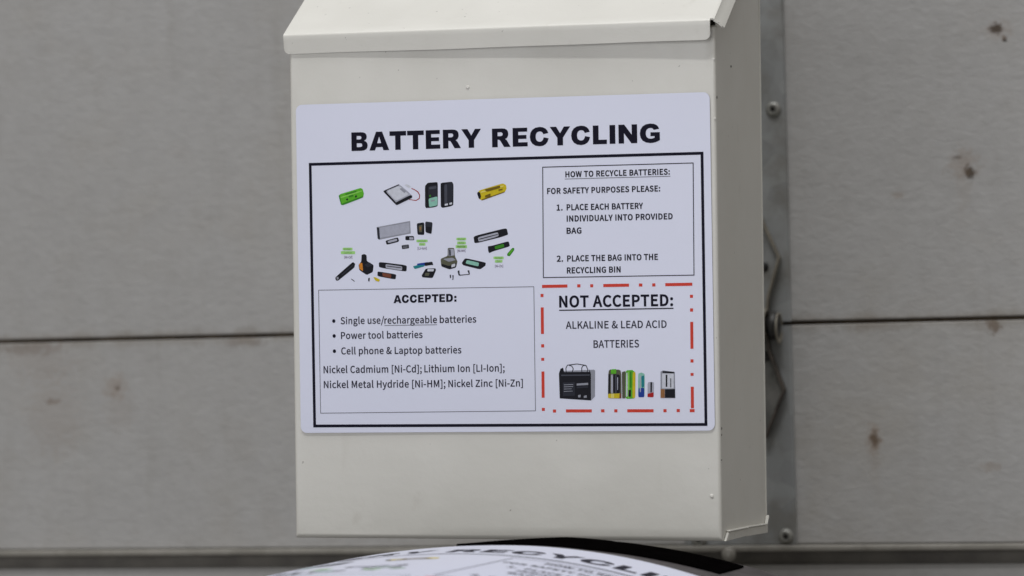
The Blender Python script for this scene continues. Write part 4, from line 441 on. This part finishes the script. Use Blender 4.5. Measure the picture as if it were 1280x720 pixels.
def text_mesh(body, weight):
    k = (body, weight)
    if k in GLYPHS: return GLYPHS[k]
    vs, fs, pen = [], [], 0.0
    for ch in body:
        if ch != ' ':
            gv, gf = glyph_mesh(ch, weight); n = len(vs)
            vs += [(x + pen, y) for x, y in gv]; fs += [tuple(i + n for i in f) for f in gf]
        pen += (HEAVY if weight >= 2 else LETTERS)[ch][0] / 1000 + (.04, .075, 0, 0)[weight]
    GLYPHS[k] = (vs, fs); return GLYPHS[k]
CAP = {w: max(v[1] for v in text_mesh('H', w)[0]) for w in (0, 1, 2, 3)}

def text_flat(body, u0, v0, u1, v1, cap, weight):
    vs, fs = text_mesh(body, weight)
    x0 = min(v[0] for v in vs); x1 = max(v[0] for v in vs)
    sx = (u1 - u0) / (x1 - x0); sy = cap / CAP[weight]
    out = []
    for x, y in vs:
        t = (x - x0) / (x1 - x0)
        out.append((u0 + (x - x0) * sx, v0 + (v1 - v0) * t - y * sy))
    return out, fs
def line_flat(pts, w, closed=False):
    vs, fs = [], []
    segs = list(zip(pts, pts[1:] + pts[:1])) if closed else list(zip(pts[:-1], pts[1:]))
    for a, b in segs:
        d = Vector((b[0]-a[0], b[1]-a[1])); L = d.length; d /= L; nrm = Vector((-d.y, d.x)) * w / 2
        e = d * (w / 2 if closed else 0)
        n = max(1, int(L / 6)); base = len(vs)
        for i in range(n + 1):
            p = Vector(a) - e + (Vector(b) - Vector(a) + 2 * e) * i / n
            vs += [tuple(p + nrm), tuple(p - nrm)]
        fs += [(base+2*i, base+2*i+1, base+2*i+3, base+2*i+2) for i in range(n)]
        # butt the sides at the corners instead of overlapping them
        if closed and abs(d.x) < .5:
            for k in (0, 1): vs[base+k] = (vs[base+k][0], vs[base+k][1] + (w if d.y > 0 else -w))
            for k in (-1, -2): vs[len(vs)+k] = (vs[k][0], vs[k][1] - (w if d.y > 0 else -w))
    return vs, fs
INKM = {}
def ink(k):
    if k not in INKM: INKM[k] = flat('print_' + {'k':'black','d':'dark','g':'grey','s':'silver','w':'pale','G':'green','Gd':'dark_green','Y':'yellow','Yd':'dark_yellow','R':'wire_red','O':'orange','B':'blue','T':'teal','hl':'highlight_green','br':'brown','ol':'olive','mt':'mint','re':'red','cu':'copper','Gl':'light_green','Yl':'light_yellow','dl':'soft_black'}[k], INKS[k], .5, .12)
    return INKM[k]
PW, PH = 279.4, 215.9
def print_sheet(name, root, mapper, nseg, label=None):
    # mapper(u, v, lift_mm) -> 3D position
    r = 4.2; out = []
    for cx, cy, a0 in ((PW-r, r, -90), (PW-r, PH-r, 0), (r, PH-r, 90), (r, r, 180)):
        for i in range(6):
            a = math.radians(a0 + i * 18); out.append((cx + r*math.cos(a), cy + r*math.sin(a)))
    if nseg == 1:
        k = len(out)
        vs = [mapper(u, v, .45) for u, v in out] + [mapper(u, v, .02) for u, v in out]
        fs = [tuple(range(k))[::-1], tuple(range(k, 2*k))] + [(i, (i+1)%k, k+(i+1)%k, k+i) for i in range(k)]
        fm = [0, 0] + [1] * k
    else:
        vs, fs, fm = [], [], []
        for i in range(nseg + 1):
            u = PW * i / nseg
            e = 0
            if u < r: e = r - math.sqrt(max(0, r*r - (r-u)**2))
            if u > PW - r: e = r - math.sqrt(max(0, r*r - (u-PW+r)**2))
            for v, l in ((e, .45), (PH-e, .45), (PH-e, .02), (e, .02)): vs.append(mapper(u, v, l))
        for i in range(nseg):
            b = 4 * i
            for j in range(4):
                fs.append((b+j, b+(j+1)%4, b+4+(j+1)%4, b+4+j)); fm.append(0 if j % 2 == 0 else 1)
        fs += [(0, 1, 2, 3), (4*nseg+3, 4*nseg+2, 4*nseg+1, 4*nseg)]; fm += [1, 1]
    sheet = build(name, vs, fs, M['paper'], root, False, None, [M['edge']], fm)
    import bmesh
    bm = bmesh.new(); bm.from_mesh(sheet.data); bmesh.ops.recalc_face_normals(bm, faces=bm.faces); bm.to_mesh(sheet.data); bm.free()
    if label: sheet['label'] = label
    def put(nm, vs2, fs, mat, lift): return build(nm, [mapper(u, v, lift) for u, v in vs2], fs, mat, sheet)
    for nm, body, u0, v0, u1, v1, cap, w in TEXTS:
        vs2, f2 = text_flat(body, u0, v0, u1, v1, cap, w)
        put(nm, vs2, f2, M['ink'] if w else M['ink_thin'], .56)
    for nm, pts, w, closed in LINES:
        vs2, f2 = line_flat(pts, w, closed)
        put(nm, vs2, f2, M['ink'] if w > .6 else (M['ink_line'] if w < .5 else M['ink_thin']), .53 if nm != 'underline' else .54)
    for a in DASHES:
        long = math.hypot(a[2]-a[0], a[3]-a[1]) > 6
        vs2, f2 = line_flat([(a[0], a[1]), (a[2], a[3])], 2.0); put('red_dash' if long else 'red_dot', vs2, f2, M['red'], .53)
    for u, v in BULLETS:
        put('bullet', [(u + 1.15*math.cos(t*.5236), v + 1.25*math.sin(t*.5236)) for t in range(12)], [tuple(range(12))], M['ink'], .54)
    def soften(pts):
        if len(pts) < 4: return pts
        o = []
        for i, p in enumerate(pts):
            a = Vector(pts[i-1]); p = Vector(p); b = Vector(pts[(i+1) % len(pts)])
            o += [tuple(p + (a-p)*.16), tuple(p + (a-p)*.04 + (b-p)*.04), tuple(p + (b-p)*.16)]
        return o
    for nm, layers in PICTURES:
        vs, fs, fm, ms = [], [], [], []
        for j, (k, pts) in enumerate(layers):
            if not nm.startswith(('lead_acid', 'nine_volt', 'laptop')): pts = soften(pts)
            n = len(vs); vs += [mapper(u, v, .52 + .03*j) for u, v in pts]; fs.append(tuple(range(n, n+len(pts))))
            mm = ink(k)
            if mm not in ms: ms.append(mm)
            fm.append(ms.index(mm))
        o = build(nm, vs, fs, ms[0], sheet, False, None, ms[1:], fm)
    for pts in HANDLE_LINES:
        vs2, f2 = line_flat(pts, .55); put('battery_handle_picture', vs2, f2, ink('d'), .54)
    for (body, u, v), mat, sz, g in [(t, M['label_ink'], 1.5, .82) for t in TINY] + [(t, M['label_green'], 1.35, .80) for t in TINYG]:
        w = len(body) * g * .95
        vs2, f2 = text_flat(body, u - w/2, v + sz/2, u + w/2, v + sz/2, sz, 0)
        put('battery_type_text', vs2, f2, mat, .58)
    return sheet

# ================================================================= battery drop box
box = thing('battery_drop_box', 'cream painted metal drop box with sloping lid and battery recycling poster on its front', 'collection box',
            (BW / 2, BD / 2, Z0))
OFF = (-BW / 2, -BD / 2, 0)
TOPZ = .3262; SL = math.tan(math.radians(31))
def wave(x, z):  # slight dents of the sheet metal
    t = max(0, (z - .29) / .04)
    return .0007 * t * math.sin(x * 24 + .6) + .00045 * noise.noise(Vector((x * 9, z * 9, 3.1)))
# front panel: folded sheet, rounded down both vertical corners and under the bottom edge
def front_panel():
    r = .0022; path = []     # around the plan: left return, front, right return
    path.append((0, .0075))
    for i in range(6):
        a = math.radians(180 + 90 * i / 5); path.append((r + r*math.cos(a), r + r*math.sin(a)))
    for i in range(1, 48): path.append((r + (BW - 2*r) * i / 48, 0))
    for i in range(6):
        a = math.radians(270 + 90 * i / 5); path.append((BW - r + r*math.cos(a), r + r*math.sin(a)))
    path.append((BW, .0075))
    zs = []
    rb = .0032
    for i in range(7):
        a = math.radians(90 * i / 6); zs.append((rb - rb*math.cos(a), rb - rb*math.sin(a)))   # (height, inward)
    zs += [(.0032 + (TOPZ - .0032) * i / 60, 0) for i in range(1, 61)]
    vs, fs = [], []
    for h, inn in zs:
        for x, y in path:
            k = 1 if y < .003 else 0
            yy = max(y, inn) if k else max(y, inn)
            vs.append((x, yy + (wave(x, h) if y == 0 and inn == 0 else 0), h - (.0009 + .0009*x/BW)*max(0, 1 - h/.2)))
    n = len(path)
    for j in range(len(zs) - 1):
        for i in range(n - 1): fs.append((j*n+i, j*n+i+1, (j+1)*n+i+1, (j+1)*n+i))
    o = build('front_panel', vs, fs, M['cream'], box, True, OFF)
    s = o.modifiers.new('sheet', 'SOLIDIFY'); s.thickness = .0014; s.offset = -1
    e = o.modifiers.new('creases', 'EDGE_SPLIT'); e.split_angle = math.radians(38)
    return o
front_panel()
def side(x0, x1, nm='side_panel'):
    pts = [(.0077, .0005), (BD - .001, -.0035), (BD - .001, TOPZ - .001 + (BD) * SL), (.0077, TOPZ - .001 + .0077 * SL)]
    o = MB().prism(pts, (x0, x1), 'x').build(nm, M['cream'], box, False, OFF); return o
side(BW - .0015, BW - .0001); side(.0001, .0015)
bp = MB().box(-.0006, BW + .0006, BD - .0008, BD + .0008, -.0035, TOPZ + BD * SL).build('back_panel', M['cream'], box, False, OFF); bevel(bp, .0005, 2)
MB().box(.002, BW - .002, .0046, BD - .001, .0006, .0020).build('bottom_panel', M['cream'], box, False, OFF)
# folded seam strip along the bottom of the right side, in two overlapping lengths
def seam(pts, x1, nm='bottom_seam'):
    o = MB().prism(pts, (BW + .0001, x1), 'x').build(nm, M['cream'], box, False, OFF); bevel(o, .0006, 2); return o
E_ = BD - .001
seam([(.0045, -.0022), (.0125, .0032), (.068, .0022), (.068, -.0026)], BW + .0019)
seam([(.0682, -.0030), (.0682, .0024), (BD - .0062, .0008), (E_, .0060), (E_, -.0046)], BW + .0014)
seam([(.0125, .0034), (.068, .0024), (.068, .0036), (.0125, .0046)], BW + .0030, 'seam_bead')
seam([(.0682, .0026), (BD - .0065, .0010), (BD - .0065, .0022), (.0682, .0037)], BW + .0026, 'seam_bead')
seam([(BD - .0063, .0010), (E_, .0062), (E_, .0074), (BD - .0063, .0022)], BW + .0024, 'seam_bead')
# lid: sloping plate, hanging front lip, side flanges
LX0, LX1, LIPX = -.0031, .2893, .2864
def lid_y(x): return -.0026 - .0062 * max(0, min(1, (x - .02) / .27))
c31, s31 = math.cos(math.radians(31)), math.sin(math.radians(31))
def lid():
    vs, fs = [], []; NX = 40; LEN = .170; r = .0022
    NX = 48; xs = [LX0 + (LIPX - LX0) * i / 40 for i in range(1, 40)]
    xs = sorted(xs + [LX0 + d for d in (0, .0003, .001, .002, .0032)] + [LIPX - d for d in (0, .0003, .001, .002, .0032)]); assert len(xs) == NX + 1
    rows = []
    # lip from its lower edge up, then the bend, then the slope
    def lowz(x):
        e = min(x - LX0, LIPX - x); rr = .0042
        return 0 if e >= rr else rr - math.sqrt(max(0, rr*rr - (rr - e)**2))
    H = .3306
    for k in range(5):
        rows.append([(x, lid_y(x) + (1 - k/5) * .0012, (H - .0130 + lowz(x)) * (1 - k/5) + (H - r*.7) * k / 5 + .0004*noise.noise(Vector((x*14, 0, 0)))*(1 - k/5)) for x in xs])
    for k in range(5):
        a = math.radians(59 * k / 4)
        rows.append([(x, lid_y(x) + r*(1 - math.cos(a)), H - r*.7 + r*math.sin(a)) for x in xs])
    top = rows[-1]
    for k in range(1, 25):
        s = LEN * k / 24
        rows.append([(p[0], p[1] + s*c31, p[2] + s*s31 + .0006*noise.noise(Vector((p[0]*8, s*10, 5)))) for p in top])
    n = NX + 1
    for row in rows: vs += row
    for j in range(len(rows)-1):
        for i in range(NX): fs.append((j*n+i, j*n+i+1, (j+1)*n+i+1, (j+1)*n+i))
    # plate strip from the lip's right end out to the right flange, then the flange itself
    y0, z0 = top[-1][1], top[-1][2]
    def P3(x, s, d): return (x, y0 + s*c31 + d*s31, z0 + s*s31 - d*c31)   # s up the slope, d down square to it
    b = len(vs); S = [.0006] + [LEN * k / 24 for k in range(1, 25)]
    def fl(s): return .0088 if s > .006 else .0088 - (.006 - math.sqrt(max(0, .006**2 - (.006 - s)**2)))
    prof = [(LIPX, 0), (LX1 - .0012, .0), (LX1 - .0003, .0004), (LX1, .0014), (LX1 + .0022, .5), (LX1 + .0046, 1.0)]
    S2 = [.0006, .0012, .002, .003, .0045, .006] + S[1:]
    for s in S2:
        for x, d in prof: vs.append(P3(x, s, fl(s) * d if d >= .5 else d))
    m = len(prof)
    for j in range(len(S2)-1):
        for i in range(m-1): fs.append((b+j*m+i, b+j*m+i+1, b+(j+1)*m+i+1, b+(j+1)*m+i))
    # left flange
    b = len(vs)
    yl, zl = top[0][1], top[0][2]
    for s in S2:
        for d in (0, fl(s)*.5, fl(s)): vs.append((LX0, yl + s*c31 + d*s31, zl + s*s31 - d*c31))
    for j in range(len(S2)-1):
        for i in range(2): fs.append((b+j*3+i, b+(j+1)*3+i, b+(j+1)*3+i+1, b+j*3+i+1))
    o = build('lid', vs, fs, M['cream'], box, True, OFF)
    s = o.modifiers.new('sheet', 'SOLIDIFY'); s.thickness = .0012; s.offset = -1
    e = o.modifiers.new('creases', 'EDGE_SPLIT'); e.split_angle = math.radians(38)
    return o
lid()
MB().lathe([(.0035, -.13), (.0035, .13)], (BW/2, BD + .008, TOPZ + (BD + .006)*SL + .002), 'x', 12).build('lid_hinge', M['galv'], box, True, OFF)
# inner throat, dark inside the lid gap
MB().box(.0016, BW - .0016, .006, .0075, .20, TOPZ + .0015).build('inner_baffle', M['cream'], box, False, OFF)
# small drips and chips in the paint
def nib(x, z, r, mat='chip', nm='paint_drip', y=0, ax='y'):
    MB().lathe([(r, .0003), (r*.85, -.0004), (r*.4, -r*.38), (0.0, -r*.42)], (x, y, z) , ax, 10).build(nm, M[mat], box, True, OFF)
for x, z, r in ((.1225, .2925, .0014), (.2815, .0270, .0016), (.2820, .0262, .0010), (.1950, .3098, .0008), (.2868, .306, .0007), (.287, .268, .0007)):
    nib(x, z, r, y=.0002)
for y, z, r in ((.003, .2815, .0012), (.045, .3035, .0009), (.0035, .0700, .0010), (.002, .0500, .0007), (.0032, .066, .0008)):
    MB().lathe([(r, -.0003), (r*.8, .0004), (0.0, .0006)], (BW - .0001, y, z), 'x', 8).build('paint_chip', M['wear'], box, True, OFF)

pc, ps = math.cos(.00222), math.sin(.00222)
def flat_map(u, v, lift):
    a = (pc*u - ps*(PH - v)) / 1000 + .00501; b = (ps*u + pc*(PH - v)) / 1000 + .06824
    return (a - BW/2, -.0006 - lift*.0011 - BD/2, b)
print_sheet('poster', box, flat_map, 1, 'white laminated battery recycling poster on the front panel')

# ================================================================= domed recycling bin in front of the box
ARC = dict(phi=.113, R=.4497, x0=.1855, y0=-.1328, z0=.0033, u0=235.8, tau=.0177, S=1.5951)
binr = thing('recycling_bin', 'charcoal bin with domed lid carrying a second battery recycling poster, below the drop box', 'recycling bin', (.145, -.26, 0))
BOFF = (-.145, .26, 0)
def arc(u, v, lift):   # real mm across the arch and along it towards the front
    R0 = ARC['R'] if u > ARC['u0'] else .60      # the dome is flatter on its left half
    th = (u - ARC['u0'])/1000/R0; v = v/1000; R = R0 + lift/1000
    ph, ta = ARC['phi'], ARC['tau']
    cx, cy = math.cos(ph), -math.sin(ph)
    ax, ay, az = -math.sin(ph)*math.cos(ta), -math.cos(ph)*math.cos(ta), -math.sin(ta)
    q = R*math.sin(th); dz = R0 - R*math.cos(th)
    return (ARC['x0'] + q*cx + v*ax, ARC['y0'] + q*cy + v*ay, Z0 + ARC['z0'] + v*az - dz)
def rear(u): return -59 - .30*(u - 283) if u > 283 else -60 + min(46, .95*max(0, 250 - u))
def grid(us, vfun0, vfun1, nv, lift, thick):
    vs, fs = [], []; n = nv + 1; N = len(us)
    for l in (lift, lift - thick):
        for u in us:
            a, b = vfun0(u), vfun1(u)
            for j in range(n): vs.append(arc(u, a + (b-a)*j/nv, l))
    for i in range(N-1):
        for j in range(nv):
            q = (i*n+j, i*n+j+1, (i+1)*n+j+1, (i+1)*n+j); fs.append(q); fs.append(tuple(k + N*n for k in reversed(q)))
    rim = [i*n for i in range(N)] + [(N-1)*n + j for j in range(1, n)] + [i*n + nv for i in range(N-2, -1, -1)] + [j for j in range(nv-1, 0, -1)]
    for a, b in zip(rim, rim[1:] + rim[:1]): fs.append((a, b, b + N*n, a + N*n))
    return vs, fs
def mk(name, g, mat, par, smooth=True):
    o = build(name, g[0], g[1], mat, par, False, BOFF)
    import bmesh
    bm = bmesh.new(); bm.from_mesh(o.data); bmesh.ops.recalc_face_normals(bm, faces=bm.faces); bm.to_mesh(o.data); bm.free()
    if smooth: bevel(o, .0008, 2, 40)
    return o
U0, U1 = -25, 480
us = [U0 + (U1-U0)*i/64 for i in range(65)]
lidb = mk('lid', grid(us, rear, lambda u: 372, 8, 0, 4), M['binlid'], binr)
us2 = [196 + (363-196)*i/40 for i in range(41)]
mk('rubber_strip', grid(us2, lambda u: rear(u) + 1.5 + .10*max(0, u-283), lambda u: -9 - .24*max(0, u-283), 2, 1.4, 1.2), M['rubber'], binr)
# body: tapered tub under the lid
def tub():
    vs, fs = [], []
    ring = []
    for u in us: ring.append(arc(u*.94 + 14, -50, -6))
    ringf = [arc(u*.94 + 14, 358, -6) for u in reversed(us)]
    top = ring + ringf; k = len(top)
    cx = sum(p[0] for p in top)/k; cy = sum(p[1] for p in top)/k
    vs += top; zl = Z0 - .12
    vs += [(p[0], p[1], zl) for p in top]
    vs += [(cx + (p[0]-cx)*.80, cy + (p[1]-cy)*.80, .02) for p in top]
    for a in (0, k):
        for i in range(k): fs.append((a+i, a+(i+1)%k, a+k+(i+1)%k, a+k+i))
    fs.append(tuple(range(2*k, 3*k)))
    return vs, fs
mk('bin_body', tub(), M['binlid'], binr, False)
for sx in (-1, 1):
    MB().lathe([(.07, -.02), (.09, -.015), (.09, .015), (.07, .02)], (.145 + sx*.19, -.13, .09), 'x', 24).build('wheel', M['rubber'], binr, True, BOFF)
print_sheet('poster', binr, lambda u, v, l: tuple(Vector(arc(u*ARC['S'], v*ARC['S'], l*1.0 + .1)) + Vector(BOFF)), 60,
            'white battery recycling poster bent over the domed lid')
